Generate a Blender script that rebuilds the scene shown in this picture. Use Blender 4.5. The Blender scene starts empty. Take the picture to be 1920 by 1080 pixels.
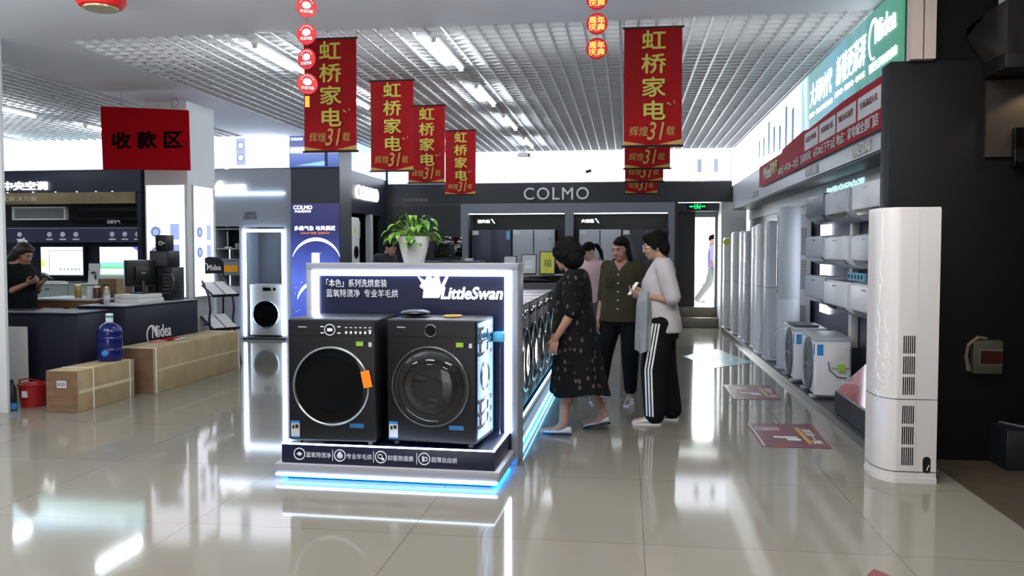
import bpy, bmesh, math, random
from mathutils import Vector, Matrix
random.seed(7)
S = bpy.context.scene
COL = S.collection
PI = math.pi
R = math.radians

# ---------------------------------------------------------------- camera, world, light, exposure
cam_d = bpy.data.cameras.new('camera'); cam = bpy.data.objects.new('camera', cam_d); COL.objects.link(cam)
FPX = 1580.0
cam_d.sensor_width = 36; cam_d.lens = 36 * FPX / 1920; cam_d.clip_start = 0.05; cam_d.clip_end = 200
YAW = math.atan(216 / FPX); PITCH = math.atan(67 / FPX)
cam.location = (0, 0, 1.45)
cam.rotation_euler = (PI / 2 - PITCH, 0, YAW)
S.camera = cam

W = bpy.data.worlds.new('sky'); S.world = W; W.use_nodes = True
bg = W.node_tree.nodes['Background']; bg.inputs[0].default_value = (0.96, 0.98, 1.0, 1); bg.inputs[1].default_value = 1.8

def area(name, loc, rot, sx, sy, power, col=(1, 1, 1)):
    l = bpy.data.lights.new(name, 'AREA'); l.shape = 'RECTANGLE'; l.size = sx; l.size_y = sy; l.energy = power; l.color = col
    o = bpy.data.objects.new(name, l); COL.objects.link(o); o.location = loc; o.rotation_euler = rot
    return o
# fill lights added at ceiling height, out of view above and behind the camera
for lx, ly in ((-7.5, 4.6), (-4.5, 4.6), (-1.5, 4.6), (1.2, 4.4), (-6, 1.2), (-3, 1.2), (-0.2, 1.2), (-4.5, -2.5), (-1.0, -2.5)):
    area('added_ceiling_fill', (lx, ly, 3.34), (0, 0, 0), 1.2, 0.6, 21 if lx > 0 else 23, (1, 0.9, 0.78) if lx > -2 else (0.96, 0.98, 1))
# unseen upward fill lights, added to brighten the plain ceiling board
for lx in (-6.5, -3.6, -0.8, 1.2):
    area('added_upfill', (lx, 4.3 if lx < -5 else 4.0, 2.66), (PI, 0, 0), 1.6, 0.5, 40 if lx < -5 else 30, (0.93, 0.96, 1))
area('added_left_upfill', (-9.3, 9.2, 2.3), (PI, R(-25), 0), 1.2, 1.2, 70, (0.93, 0.96, 1))  # extra fill added beyond the left edge to lift the beam strip
# daylight that falls in through the back doorway
area('doorway_daylight', (1.55, 17.6, 1.5), (R(-90), 0, 0), 0.6, 1.9, 60, (0.95, 0.98, 1))

S.view_settings.view_transform = 'Standard'; S.view_settings.look = 'None'
S.view_settings.gamma = 1; S.view_settings.use_curve_mapping = False
S.view_settings.exposure = 0.95

# ---------------------------------------------------------------- materials
def lin(c):
    return tuple(((v / 255) / 12.92 if v / 255 <= 0.04045 else ((v / 255 + 0.055) / 1.055) ** 2.4) for v in c)
def mat(name, rgb, rough=0.5, metal=0.0, spec=0.5, coat=0.0, trans=0.0, alpha=1.0):
    m = bpy.data.materials.new(name); m.use_nodes = True
    b = m.node_tree.nodes['Principled BSDF']
    b.inputs['Base Color'].default_value = (*lin(rgb), 1)
    b.inputs['Roughness'].default_value = rough; b.inputs['Metallic'].default_value = metal
    b.inputs['Specular IOR Level'].default_value = spec; b.inputs['Coat Weight'].default_value = coat
    b.inputs['Transmission Weight'].default_value = trans; b.inputs['Alpha'].default_value = alpha
    return m
def glow(name, rgb, s, sample=True):
    m = mat(name, rgb, 0.4)
    b = m.node_tree.nodes['Principled BSDF']
    b.inputs['Emission Color'].default_value = (*lin(rgb), 1); b.inputs['Emission Strength'].default_value = s
    if not sample: m.cycles.emission_sampling = 'NONE'
    return m
def noisy(m, rgb2, scale=6, axis=(1, 1, 1), lo=0.35, hi=0.65, detail=4, emit=False):
    """mix a second colour of the material itself by object-space noise"""
    nt = m.node_tree; b = nt.nodes['Principled BSDF']
    tc = nt.nodes.new('ShaderNodeTexCoord'); mp = nt.nodes.new('ShaderNodeMapping'); mp.inputs['Scale'].default_value = axis
    nz = nt.nodes.new('ShaderNodeTexNoise'); nz.inputs['Scale'].default_value = scale; nz.inputs['Detail'].default_value = detail
    rp = nt.nodes.new('ShaderNodeValToRGB'); e = rp.color_ramp.elements
    e[0].position = lo; e[1].position = hi; e[0].color = b.inputs['Base Color'].default_value[:]; e[1].color = (*lin(rgb2), 1)
    nt.links.new(tc.outputs['Object'], mp.inputs['Vector']); nt.links.new(mp.outputs[0], nz.inputs['Vector'])
    nt.links.new(nz.outputs['Fac'], rp.inputs['Fac']); nt.links.new(rp.outputs[0], b.inputs['Base Color'])
    if emit: nt.links.new(rp.outputs[0], b.inputs['Emission Color'])
    return m
def ramp_glow(name, stops, s, axis=0, lo=0.0, hi=1.0, noise=0.0):
    """printed back-lit film: colours run along one object axis"""
    m = glow(name, (255, 255, 255), s); nt = m.node_tree; b = nt.nodes['Principled BSDF']
    tc = nt.nodes.new('ShaderNodeTexCoord'); sp = nt.nodes.new('ShaderNodeSeparateXYZ'); mr = nt.nodes.new('ShaderNodeMapRange')
    mr.inputs[1].default_value = lo; mr.inputs[2].default_value = hi
    rp = nt.nodes.new('ShaderNodeValToRGB'); cr = rp.color_ramp
    while len(cr.elements) < len(stops): cr.elements.new(0.5)
    for e, (p, c) in zip(cr.elements, stops): e.position = p; e.color = (*lin(c), 1)
    nt.links.new(tc.outputs['Object'], sp.inputs[0]); nt.links.new(sp.outputs[axis], mr.inputs[0])
    out = mr.outputs[0]
    if noise:
        nz = nt.nodes.new('ShaderNodeTexNoise'); nz.inputs['Scale'].default_value = 2.2; nz.inputs['Detail'].default_value = 6
        mp = nt.nodes.new('ShaderNodeMapping'); mp.inputs['Scale'].default_value = (1, 2.2, 0.5)
        nt.links.new(tc.outputs['Object'], mp.inputs[0]); nt.links.new(mp.outputs[0], nz.inputs['Vector'])
        ma = nt.nodes.new('ShaderNodeMath'); ma.operation = 'MULTIPLY_ADD'; ma.inputs[1].default_value = noise
        ad = nt.nodes.new('ShaderNodeMath'); ad.operation = 'SUBTRACT'; ad.inputs[1].default_value = noise * 0.5
        nt.links.new(nz.outputs['Fac'], ma.inputs[0]); nt.links.new(out, ma.inputs[2]); nt.links.new(ma.outputs[0], ad.inputs[0]); out = ad.outputs[0]
    nt.links.new(out, rp.inputs['Fac']); nt.links.new(rp.outputs[0], b.inputs['Base Color']); nt.links.new(rp.outputs[0], b.inputs['Emission Color'])
    return m

M = {}
M['white'] = mat('white_plastic', (226, 226, 226), 0.35)
M['offwhite'] = mat('off_white', (205, 205, 200), 0.45)
M['wallwhite'] = mat('white_paint', (205, 208, 208), 0.6)
M['ceil'] = mat('ceiling_paint', (228, 232, 242), 0.8)
M['bar'] = mat('grid_white', (222, 224, 226), 0.45)
M['plenum'] = mat('plenum', (70, 72, 78), 0.9)
M['navy'] = mat('navy_laminate', (24, 26, 42), 0.38)
M['navy2'] = mat('navy_dark', (17, 18, 27), 0.4)
M['dark'] = mat('dark_panel', (28, 29, 36), 0.4)
M['black'] = mat('black_plastic', (13, 13, 15), 0.4)
M['blackgloss'] = mat('black_gloss', (10, 10, 13), 0.06)
M['grey'] = mat('grey_panel', (146, 150, 158), 0.4)
M['greylt'] = mat('light_grey_panel', (172, 178, 184), 0.4)
M['greydk'] = mat('dark_grey', (64, 66, 72), 0.45)
M['silver'] = mat('silver', (190, 195, 200), 0.25, 0.9)
M['chrome'] = mat('chrome', (215, 218, 222), 0.08, 1.0)
M['steel'] = mat('steel', (120, 122, 126), 0.3, 0.9)
M['bronze'] = noisy(mat('bronze_strip', (112, 100, 74), 0.35, 0.3), (134, 120, 90), 2)
M['led'] = glow('led_white', (205, 226, 255), 8)
M['ledcyan'] = glow('led_cyan', (110, 200, 255), 8)
M['navybounce'] = mat('navy_led_bounce', (16, 22, 52), 0.35)  # navy made bluer: bounce from the LEDs put into the base colour
M['ledblue'] = glow('led_blue', (30, 140, 255), 11)
M['tube'] = glow('tube_light', (240, 248, 255), 42)
M['lettering'] = glow('lit_letter', (255, 255, 255), 1.6, False)
M['litdim'] = glow('printed_white', (200, 203, 212), 0.12, False)
M['boxwhite'] = glow('lightbox_white', (238, 244, 255), 1.45)
M['boxwarm'] = glow('lightbox_poster', (240, 242, 255), 1.0)
M['red'] = mat('banner_red', (150, 12, 18), 0.75, 0, 0.2)
M['red'] = noisy(M['red'], (130, 8, 14), 3)
M['gold'] = mat('gold_print', (180, 172, 62), 0.5)
M['gold2'] = mat('dull_gold', (170, 136, 54), 0.5)
M['redcloth'] = mat('red_cloth', (162, 6, 18), 0.85, 0, 0.1)
M['ink'] = mat('ink', (14, 3, 4), 0.9, 0, 0.1)
M['card'] = noisy(mat('cardboard', (166, 148, 112), 0.8), (150, 132, 98), 5)
M['cardbrown'] = noisy(mat('cardboard_end', (120, 92, 66), 0.8), (102, 76, 54), 4, (1, 1, 4))
M['tape'] = mat('tape', (196, 186, 150), 0.25)
M['strap'] = mat('white_strap', (225, 225, 220), 0.4)
M['skin'] = mat('skin', (168, 124, 104), 0.55)
M['hair'] = noisy(mat('black_hair', (10, 9, 10), 0.85, 0, 0.15), (17, 15, 15), 60)
M['green'] = mat('sticker_green', (150, 190, 60), 0.5)
M['blue'] = mat('sticker_blue', (40, 130, 200), 0.5)
M['paper'] = mat('paper', (196, 196, 198), 0.6)
M['orange'] = glow('orange_tag', (240, 120, 20), 0.25)
M['teal'] = mat('teal_label', (40, 150, 130), 0.5)

# ---------------------------------------------------------------- mesh builder
class MB:
    def __init__(self): self.bm = bmesh.new(); self.mats = []; self.i = 0; self.X = Matrix()
    def m(self, mt):
        if mt not in self.mats: self.mats.append(mt)
        self.i = self.mats.index(mt); return self
    def _fin(self, faces, verts, X=None):
        T = self.X @ X if X is not None else self.X
        for v in verts: v.co = T @ v.co
        for f in faces: f.material_index = self.i
    def box(self, x0, x1, y0, y1, z0, z1, bev=0, seg=2, X=None):
        r = bmesh.ops.create_cube(self.bm, size=1); vs = r['verts']
        for v in vs:
            v.co = Vector(((x0 + x1) / 2 + v.co.x * (x1 - x0), (y0 + y1) / 2 + v.co.y * (y1 - y0), (z0 + z1) / 2 + v.co.z * (z1 - z0)))
        if bev:
            es = list({e for v in vs for e in v.link_edges})
            rr = bmesh.ops.bevel(self.bm, geom=es, offset=min(bev, 0.49 * min(abs(x1 - x0), abs(y1 - y0), abs(z1 - z0))), segments=seg, affect='EDGES', profile=0.5)
            vs = list({v for f in rr['faces'] for v in f.verts} | {v for v in vs if v.is_valid})
        fs = {f for v in vs for f in v.link_faces}
        self._fin(fs, vs, X); return self
    def lathe(self, prof, c=(0, 0, 0), axis='Z', seg=28, X=None, arc=None):
        rings = []; vs = []; a0, a1 = arc or (0, 2 * PI); n = seg if arc is None else seg + 1
        for r, z in prof:
            ring = []
            if r < 1e-6:
                v = self.bm.verts.new((0, 0, z)); ring = [v] * n; vs.append(v)
            else:
                for k in range(n):
                    a = a0 + (a1 - a0) * k / seg; v = self.bm.verts.new((r * math.cos(a), r * math.sin(a), z)); ring.append(v); vs.append(v)
            rings.append(ring)
        fs = []
        for A, B in zip(rings, rings[1:]):
            for k in range(seg):
                q = [A[k], A[(k + 1) % n], B[(k + 1) % n], B[k]]; q2 = []
                for v in q:
                    if v not in q2: q2.append(v)
                if len(q2) > 2:
                    try: fs.append(self.bm.faces.new(q2))
                    except ValueError: pass
        T = {'Z': Matrix(), 'Y': Matrix.Rotation(R(90), 4, 'X'), 'X': Matrix.Rotation(R(90), 4, 'Y')}[axis]   # Y: profile height runs to -Y
        T = Matrix.Translation(c) @ T
        self._fin(fs, vs, X @ T if X is not None else T); return self
    def cyl(self, c, r, h, axis='Z', r2=None, seg=20, X=None):
        r2 = r if r2 is None else r2
        return self.lathe([(0, 0), (r, 0), (r2, h), (0, h)], c, axis, seg, X)
    def disc(self, c, r, t, seg=40, X=None): return self.cyl(c, r, t, 'Y', None, seg, X)
    def ring(self, c, r, tr, axis='Y', seg=48, ts=8, X=None, flat=1.0):
        prof = [(r + tr * math.cos(2 * PI * k / ts), flat * tr * math.sin(2 * PI * k / ts)) for k in range(ts + 1)]
        return self.lathe(prof, c, axis, seg, X)
    def tube(self, pts, r, seg=8, closed=False, X=None, caps=True):
        pts = [Vector(p) for p in pts]; rings = []; vs = []; fs = []
        rs = r if isinstance(r, (list, tuple)) else [r] * len(pts); n = len(pts); up = None
        for k, p in enumerate(pts):
            t = (pts[(k + 1) % n] - pts[k - 1]) if closed else (pts[min(k + 1, n - 1)] - pts[max(k - 1, 0)])
            t.normalize()
            if up is None: up = t.orthogonal().normalized()
            up = (up - t * up.dot(t)); up = up.normalized() if up.length > 1e-6 else t.orthogonal().normalized()
            w = t.cross(up); ring = []
            for j in range(seg):
                a = 2 * PI * j / seg; v = self.bm.verts.new(p + (up * math.cos(a) + w * math.sin(a)) * rs[k]); ring.append(v); vs.append(v)
            rings.append(ring)
        pr = list(zip(rings, rings[1:])) + ([(rings[-1], rings[0])] if closed else [])
        for A, B in pr:
            for j in range(seg): fs.append(self.bm.faces.new([A[j], A[(j + 1) % seg], B[(j + 1) % seg], B[j]]))
        if caps and not closed: fs.append(self.bm.faces.new(rings[0][::-1])); fs.append(self.bm.faces.new(rings[-1]))
        self._fin(fs, vs, X); return self
    def prism(self, poly, ext, X=None):
        """poly: list of 3-D points, ext: extrusion vector"""
        a = [self.bm.verts.new(p) for p in poly]; e = Vector(ext); b = [self.bm.verts.new(Vector(p) + e) for p in poly]; n = len(a)
        fs = [self.bm.faces.new(a[::-1]), self.bm.faces.new(b)] + [self.bm.faces.new([a[k], a[(k + 1) % n], b[(k + 1) % n], b[k]]) for k in range(n)]
        self._fin(fs, a + b, X); return self
    def loft(self, rings, X=None, caps=True):
        """rings: lists of points with the same count"""
        V = [[self.bm.verts.new(p) for p in r] for r in rings]; fs = []; n = len(V[0])
        for A, B in zip(V, V[1:]):
            for k in range(n): fs.append(self.bm.faces.new([A[k], A[(k + 1) % n], B[(k + 1) % n], B[k]]))
        if caps: fs.append(self.bm.faces.new(V[0][::-1])); fs.append(self.bm.faces.new(V[-1]))
        self._fin(fs, [v for r in V for v in r], X); return self
    def ell(self, c, r, seg=16, X=None):
        rr = bmesh.ops.create_uvsphere(self.bm, u_segments=seg, v_segments=max(8, seg // 2 + 2), radius=1); vs = rr['verts']
        for v in vs: v.co = Vector((c[0] + v.co.x * r[0], c[1] + v.co.y * r[1], c[2] + v.co.z * r[2]))
        self._fin({f for v in vs for f in v.link_faces}, vs, X); return self
    def quad(self, pts, X=None):
        vs = [self.bm.verts.new(p) for p in pts]; self._fin([self.bm.faces.new(vs)], vs, X); return self
    def build(self, name, mt=None, parent=None, smooth=True, angle=35, loc=None, rz=0):
        me = bpy.data.meshes.new(name)
        bmesh.ops.recalc_face_normals(self.bm, faces=self.bm.faces[:])
        self.bm.to_mesh(me); self.bm.free()
        if not self.mats: self.mats = [mt or M['grey']]
        for x in self.mats: me.materials.append(x)
        if smooth and len(me.polygons):
            me.polygons.foreach_set('use_smooth', [True] * len(me.polygons)); me.set_sharp_from_angle(angle=R(angle))
        o = bpy.data.objects.new(name, me); COL.objects.link(o)
        if parent: o.parent = parent
        if loc: o.location = loc
        if rz: o.rotation_euler = (0, 0, rz)
        return o
def B(mt=None):
    b = MB()
    if mt: b.m(mt)
    return b
def tag(o, label, cat, group=None, kind=None):
    o['label'] = label; o['category'] = cat
    if group: o['group'] = group
    if kind: o['kind'] = kind
    return o
def thing(name, label, cat, loc=(0, 0, 0), rz=0, group=None):
    o = bpy.data.objects.new(name, None); COL.objects.link(o); o.empty_display_size = 0.1
    o.location = loc; o.rotation_euler = (0, 0, rz); return tag(o, label, cat, group)
def struct(o): o['kind'] = 'structure'; return o
def dup(root, loc, rz=None, label=None, group=None):
    r = root.copy(); COL.objects.link(r); r.location = loc
    if rz is not None: r.rotation_euler = (0, 0, rz)
    if label: r['label'] = label
    if group: r['group'] = group
    for ch in list(root.children):
        c = ch.copy(); COL.objects.link(c); c.parent = r
        for g in ch.children:
            d = g.copy(); COL.objects.link(d); d.parent = c
    return r
_tc = {}
def text_mesh(body, bold=0.0, depth=0.0, shear=0.0, spacing=1.0, line=1.0):
    k = (body, bold, depth, shear, spacing, line)
    if k in _tc: return _tc[k].copy()
    c = bpy.data.curves.new('t', 'FONT'); c.body = body; c.size = 1; c.extrude = depth; c.shear = shear
    c.space_character = spacing; c.space_line = line; c.align_x = 'CENTER'; c.resolution_u = 3
    o = bpy.data.objects.new('t', c); COL.objects.link(o)
    dg = bpy.context.evaluated_depsgraph_get(); me = bpy.data.meshes.new_from_object(o.evaluated_get(dg))
    bpy.data.objects.remove(o); bpy.data.curves.remove(c)
    if bold:   # heavier strokes: shifted copies of the outline
        bb = bmesh.new()
        for dx, dy in ((bold, 0), (-bold, 0), (0, bold), (0, -bold)):
            n0 = len(bb.verts); bb.from_mesh(me); bb.verts.ensure_lookup_table()
            for v in bb.verts[n0:]: v.co.x += dx; v.co.y += dy; v.co.z += 0.01 * (dx > 0) + 0.02 * (dy > 0) + 0.03 * (dy < 0)
        bb.to_mesh(me); bb.free()
    _tc[k] = me
    return me.copy()
FACE = {'-Y': 0, '+X': 90, '-X': -90, '+Y': 180}
def text(body, mt, parent, loc, w=None, h=None, face='-Y', name='lettering', bold=0.0, depth=0.003, shear=0.0, spacing=1.0, line=1.0, tilt=0):
    me = text_mesh(body, bold, 0.05, shear, spacing, line)
    xs = [v.co.x for v in me.vertices]; ys = [v.co.y for v in me.vertices]
    cx, cy = (min(xs) + max(xs)) / 2, (min(ys) + max(ys)) / 2; bw, bh = max(xs) - min(xs), max(ys) - min(ys)
    sx = (w / bw) if w else h / bh; sy = (h / bh) if h else sx
    if face == '+Z': T = Matrix.Rotation(R(tilt), 4, 'Z')
    else: T = Matrix.Rotation(R(FACE[face]), 4, 'Z') @ Matrix.Rotation(R(tilt), 4, 'Y') @ Matrix.Rotation(R(90), 4, 'X')
    T = Matrix.Translation(loc) @ T @ Matrix.Diagonal((sx, sy, depth / 0.1, 1)) @ Matrix.Translation((-cx, -cy, 0.05))
    me.transform(T); me.materials.clear(); me.materials.append(mt)
    o = bpy.data.objects.new(name, me); me.name = name; COL.objects.link(o)
    if parent: o.parent = parent
    return o
def logo_mark(b, x, z, s, y=0.0, t=0.004):
    """ring-and-stroke emblem in front of the wordmark (drawn facing -Y)"""
    pts = []
    for k in range(25):
        a = R(-75) - R(300) * k / 24; pts.append((x + s * 0.95 * math.cos(a), y, z + s * 1.15 * math.sin(a)))
    n = len(pts)
    for k in range(n - 1):
        w0 = s * (0.05 + 0.13 * k / n); w1 = s * (0.05 + 0.13 * (k + 1) / n)
        p, q = Vector(pts[k]), Vector(pts[k + 1]); c = Vector((x, y, z))
        a, d = (p - c).normalized(), (q - c).normalized()
        b.prism([p - a * w0, p + a * w0, q + d * w1, q - d * w1], (0, -t, 0))
    return b
# ================================================================ SETTING
ZC = 3.35
# floor: big polished tiles with thin dark joints
fm = mat('polished_tile', (150, 143, 126), 0.07, 0, 0.25); nt = fm.node_tree; bs = nt.nodes['Principled BSDF']
tc = nt.nodes.new('ShaderNodeTexCoord'); mp = nt.nodes.new('ShaderNodeMapping'); mp.inputs['Location'].default_value = (-0.09, 0.62, 0)
br = nt.nodes.new('ShaderNodeTexBrick'); br.offset = 0; br.squash = 1
for k, v in dict(Scale=1.0).items(): br.inputs[k].default_value = v
br.inputs['Mortar Size'].default_value = 0.002; br.inputs['Mortar Smooth'].default_value = 0.1; br.inputs['Bias'].default_value = 0
br.inputs['Brick Width'].default_value = 1.2; br.inputs['Row Height'].default_value = 1.2
br.inputs['Color1'].default_value = (*lin((131, 127, 115)), 1); br.inputs['Color2'].default_value = (*lin((127, 123, 112)), 1); br.inputs['Mortar'].default_value = (*lin((82, 78, 70)), 1)
nz = nt.nodes.new('ShaderNodeTexNoise'); nz.inputs['Scale'].default_value = 1.3; nz.inputs['Detail'].default_value = 8
mx = nt.nodes.new('ShaderNodeMix'); mx.data_type = 'RGBA'; mx.blend_type = 'MULTIPLY'; mx.inputs[0].default_value = 0.16
nt.links.new(tc.outputs['Object'], mp.inputs[0]); nt.links.new(mp.outputs[0], br.inputs['Vector']); nt.links.new(tc.outputs['Object'], nz.inputs['Vector'])
nt.links.new(br.outputs['Color'], mx.inputs[6]); nt.links.new(nz.outputs['Fac'], mx.inputs[7]); nt.links.new(mx.outputs[2], bs.inputs['Base Color'])
struct(B(fm).box(-12, 2.07, -5, 16.8, -0.1, 0).box(2.07, 5.2, 6.45, 16.8, -0.1, -0.002).build('floor', smooth=False))
wm = noisy(mat('worn_wood_floor', (50, 42, 28), 0.65), (70, 60, 44), 5, (1, 6, 1))
struct(B(wm).box(2.07, 5.2, -5, 6.45, -0.1, 0.0).build('floor_wood', smooth=False))
# ceiling: plain board and the beam strip between the two grid fields
b = B(M['ceil']); b.box(-12, 2.07, -5, 7.02, ZC, ZC + 0.35).box(-6.24, -5.04, 7.02, 13.4, ZC, ZC + 0.35)
struct(b.build('ceiling', smooth=False))
struct(B(M['plenum']).box(-12, 5.2, 7.02, 17.0, 3.98, 4.05).build('ceiling_plenum', smooth=False))
def grid(name, x0, x1, y0, y1, st):
    b = B(M['bar']); t = 0.011; d = 0.075
    n = int((x1 - x0) / st)
    for k in range(n + 1): x = x0 + k * st; b.box(x - t, x + t, y0, y1, ZC, ZC + d)
    n = int((y1 - y0) / st)
    for k in range(n + 1): y = y0 + k * st; b.box(x0, x1, y - t * 0.6, y + t * 0.6, ZC + 0.004, ZC + d)
    return struct(b.build(name, smooth=False))
grid('ceiling_grid', -5.02, 2.0, 7.04, 16.0, 0.15)
grid('ceiling_grid_left', -11.8, -6.26, 7.04, 13.3, 0.15)
# fluorescent battens in the grid
def batten(x, y, label, L=1.25):
    t = thing('ceiling_light', label, 'ceiling light', (x, y, ZC - 0.002), 0, 'fluorescent battens in the ceiling grid')
    B(M['white']).box(-0.035, 0.035, 0, L, -0.03, 0.0, 0.006).build('housing', parent=t)
    B(M['tube']).tube([(0, 0.03, -0.045), (0, L - 0.03, -0.045)], 0.016, 10).build('tube', parent=t)
    B(M['offwhite']).box(-0.02, 0.02, 0.0, 0.03, -0.065, -0.03).box(-0.02, 0.02, L - 0.03, L, -0.065, -0.03).build('lamp_holder', parent=t)
    return t
names = ['first', 'second', 'third', 'fourth']
for k, y in enumerate((7.25, 9.35, 11.45, 13.7)):
    batten(-1.68, y, names[k] + ' tube light from the front of the row right of the red banners')
    batten(-3.32, y, names[k] + ' tube light from the front of the row behind the left red banners')
for k, (x, y) in enumerate(((-8.04, 9.4), (-7.9, 11.5), (-10.2, 11.9))):
    batten(x, y, ['tube light nearest in the left ceiling field', 'tube light by the red cashier sign in the left ceiling field', 'tube light farthest left above the blue lightbox'][k])
# columns
b = B(M['wallwhite']).box(-6.07, -5.49, 10.0, 10.72, 0, ZC, 0.006); struct(b.build('column'))
struct(B(M['wallwhite']).box(-6.6, -5.53, 6.86, 6.9, 0, ZC, 0.004).build('partition_left'))
# left walls: plane y = 13.3
struct(B(M['navy']).box(-12, -6.86, 13.62, 13.75, 0, 3.36).build('wall_left', smooth=False))
struct(B(M['navy']).box(-12, -11.9, -5, 13.25, 0, ZC).build('wall_left_side', smooth=False))
# niche wall of the washer section: grey panels around two recesses
for nm, mt, bx in (('wall_washer_panel', 'grey', (-6.86, -5.49, 13.3, 13.36, 1.88, 2.83)), ('trim_5', 'grey', (-6.40, -6.32, 13.3, 13.9, 0, 1.88)), ('trim_6', 'grey', (-5.61, -5.49, 13.3, 13.9, 0, 1.88)), ('trim_7', 'grey', (-6.86, -6.40, 13.3, 13.36, 0, 0.80)),
                   ('wall_washer_niche', 'grey', (-6.86, -5.49, 13.9, 13.96, 0, 3.36)), ('trim_8', 'grey', (-6.86, -5.5, 13.36, 13.9, 1.88, 1.9)), ('floor_niche', 'greydk', (-6.32, -5.61, 13.22, 13.9, 0, 0.04)), ('trim_9', 'greydk', (-6.32, -5.61, 13.86, 13.9, 0.04, 1.88))):
    struct(B(M[mt]).box(*bx).build(nm, smooth=False))
# poster block and the dark side wall that runs back to the rear wall
b = B(M['greydk']).box(-5.49, -4.66, 13.31, 13.9, 0, 3.36)
struct(b.build('wall_poster_block', smooth=False))
for nm, mt, bx in (('wall_side', 'navy', (-4.75, -4.66, 13.9, 16.0, 2.16, 2.835)), ('wall_side_back', 'dark', (-5.6, -5.5, 13.9, 16.7, 0, 3.36)), ('ceiling_side_niche', 'dark', (-5.5, -4.66, 13.9, 16.0, 2.14, 2.16)), ('trim_10', 'greylt', (-4.75, -4.66, 14.95, 15.12, 0, 2.14)), ('trim_11', 'dark', (-4.75, -4.66, 15.7, 16.0, 0, 2.14))):
    struct(B(M[mt]).box(*bx).build(nm, smooth=False))
# rear wall
b = B(M['dark'])
b.box(-5.6, 0.93, 16.72, 16.82, 0, 3.36); b.box(-4.66, 1.92, 16.0, 16.06, 2.38, 2.76); b.box(-4.66, -3.18, 16.0, 16.06, 0, 2.38)
b.m(M['greydk']).box(-4.52, -4.50, 15.99, 16.0, 0.3, 2.38).box(-4.5, -3.2, 15.99, 16.0, 2.36, 2.38)
b.m(mat('niche_frame_grey', (112, 118, 130), 0.4)).box(-3.18, -3.04, 15.97, 16.72, 0, 2.19).box(-1.17, -1.02, 15.97, 16.72, 0, 2.19).box(0.76, 0.868, 15.97, 16.72, 0, 2.19).box(-3.18, 0.87, 15.97, 16.06, 2.19, 2.38)
b.m(M['dark']).box(-3.04, -1.17, 16.06, 16.7, 2.19, 2.25).box(-1.02, 0.76, 16.06, 16.7, 2.19, 2.25).box(-3.04, -1.17, 16.62, 16.7, 0, 2.19).box(-1.02, 0.76, 16.62, 16.7, 0, 2.19)
struct(b.build('wall_back', smooth=False))
struct(B(M['dark']).box(0.87, 0.93, 16.0, 16.8, 0, 2.38).box(0.93, 1.31, 16.85, 16.95, 0.38, 2.24).build('wall_back_return', smooth=False))
b = B(M['greydk']).box(0.93, 1.92, 16.6, 16.95, 2.24, 2.40); b.m(M['grey']).box(1.31, 1.74, 16.85, 16.95, 2.13, 2.24).box(1.69, 1.74, 16.85, 16.95, 0.38, 2.13)
struct(b.build('door_1', smooth=False))
struct(B(M['wallwhite']).box(1.74, 2.2, 16.2, 16.95, 0, 2.40).build('trim_1', smooth=False))
b = B(noisy(mat('stone_step', (128, 124, 108), 0.3), (112, 108, 94), 5)).box(0.93, 1.76, 16.5, 17.5, 0, 0.19, 0.005).box(0.93, 1.76, 16.8, 17.5, 0.19, 0.38, 0.005)
struct(b.build('floor_step'))
struct(B(mat('outdoor_paving', (225, 225, 220), 0.8)).box(-4, 6, 17.5, 26, 0.28, 0.36).build('ground', smooth=False))
# right-hand alcove: back wall, kerb, fascia
b = B(mat('alcove_wall', (86, 86, 104), 0.35)); b.box(2.28, 2.36, 6.4, 16.2, 0, 2.2); b.m(M['greylt']).box(2.24, 2.30, 6.4, 16.2, 2.05, 3.35); b.m(M['navy2']).box(2.26, 2.28, 11.0, 16.2, 0.06, 2.05)
struct(b.build('wall_right', smooth=False))
b = B(mat('kerb_dark', (44, 47, 50), 0.4)).box(1.74, 2.28, 6.42, 16.0, 0, 0.055, 0.006); b.m(M['steel']).box(1.735, 1.75, 6.42, 16.0, 0, 0.06); struct(b.build('baseboard_right', smooth=False))
b = B(M['greylt']).box(1.92, 2.24, 6.24, 16.0, 2.24, 2.66); b.m(M['greydk']).box(1.94, 2.24, 6.24, 16.0, 2.225, 2.24)
struct(b.build('trim_2', smooth=False))
# dark partition that ends the alcove, pilaster above it, and the dark room on the right
struct(B(mat('partition_black', (11, 12, 14), 0.6, 0, 0.25)).box(1.80, 3.0, 6.2, 6.4, 0, 2.77, 0.004).build('wall_partition'))
b = B(mat('beige_paint', (196, 180, 168), 0.6)).box(1.915, 1.99, 6.14, 6.24, 2.77, ZC).box(2.0, 2.075, 6.14, 6.24, 2.77, ZC)
struct(b.build('trim_3', smooth=False))
blk = mat('dark_room', (12, 12, 13), 0.8, 0, 0.2)
b = B(blk); b.box(2.0, 5.2, 6.42, 6.5, 0, 3.4).box(5.1, 5.2, -5, 6.42, 0, 3.4).box(2.075, 5.2, -5, 6.42, 3.35, 3.45)
b.box(2.078, 3.0, 6.22, 6.4, 2.775, 3.35); struct(b.build('wall_dark_room', smooth=False))
struct(B(noisy(mat('brown_splashback', (38, 32, 26), 0.7), (48, 40, 32), 3)).box(2.42, 5.1, 6.17, 6.2, 2.1, 2.62).build('wall_splashback', smooth=False))
# shop front behind the camera (openings are glazed doors standing open)
b = B(M['wallwhite']); b.box(-12, 5.2, -5.1, -5, 2.9, 3.45).box(-12, -3, -5.1, -5, 0, 2.9).box(0.0, 5.2, -5.1, -5, 0, 2.9)
struct(b.build('wall_front', smooth=False))

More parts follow.
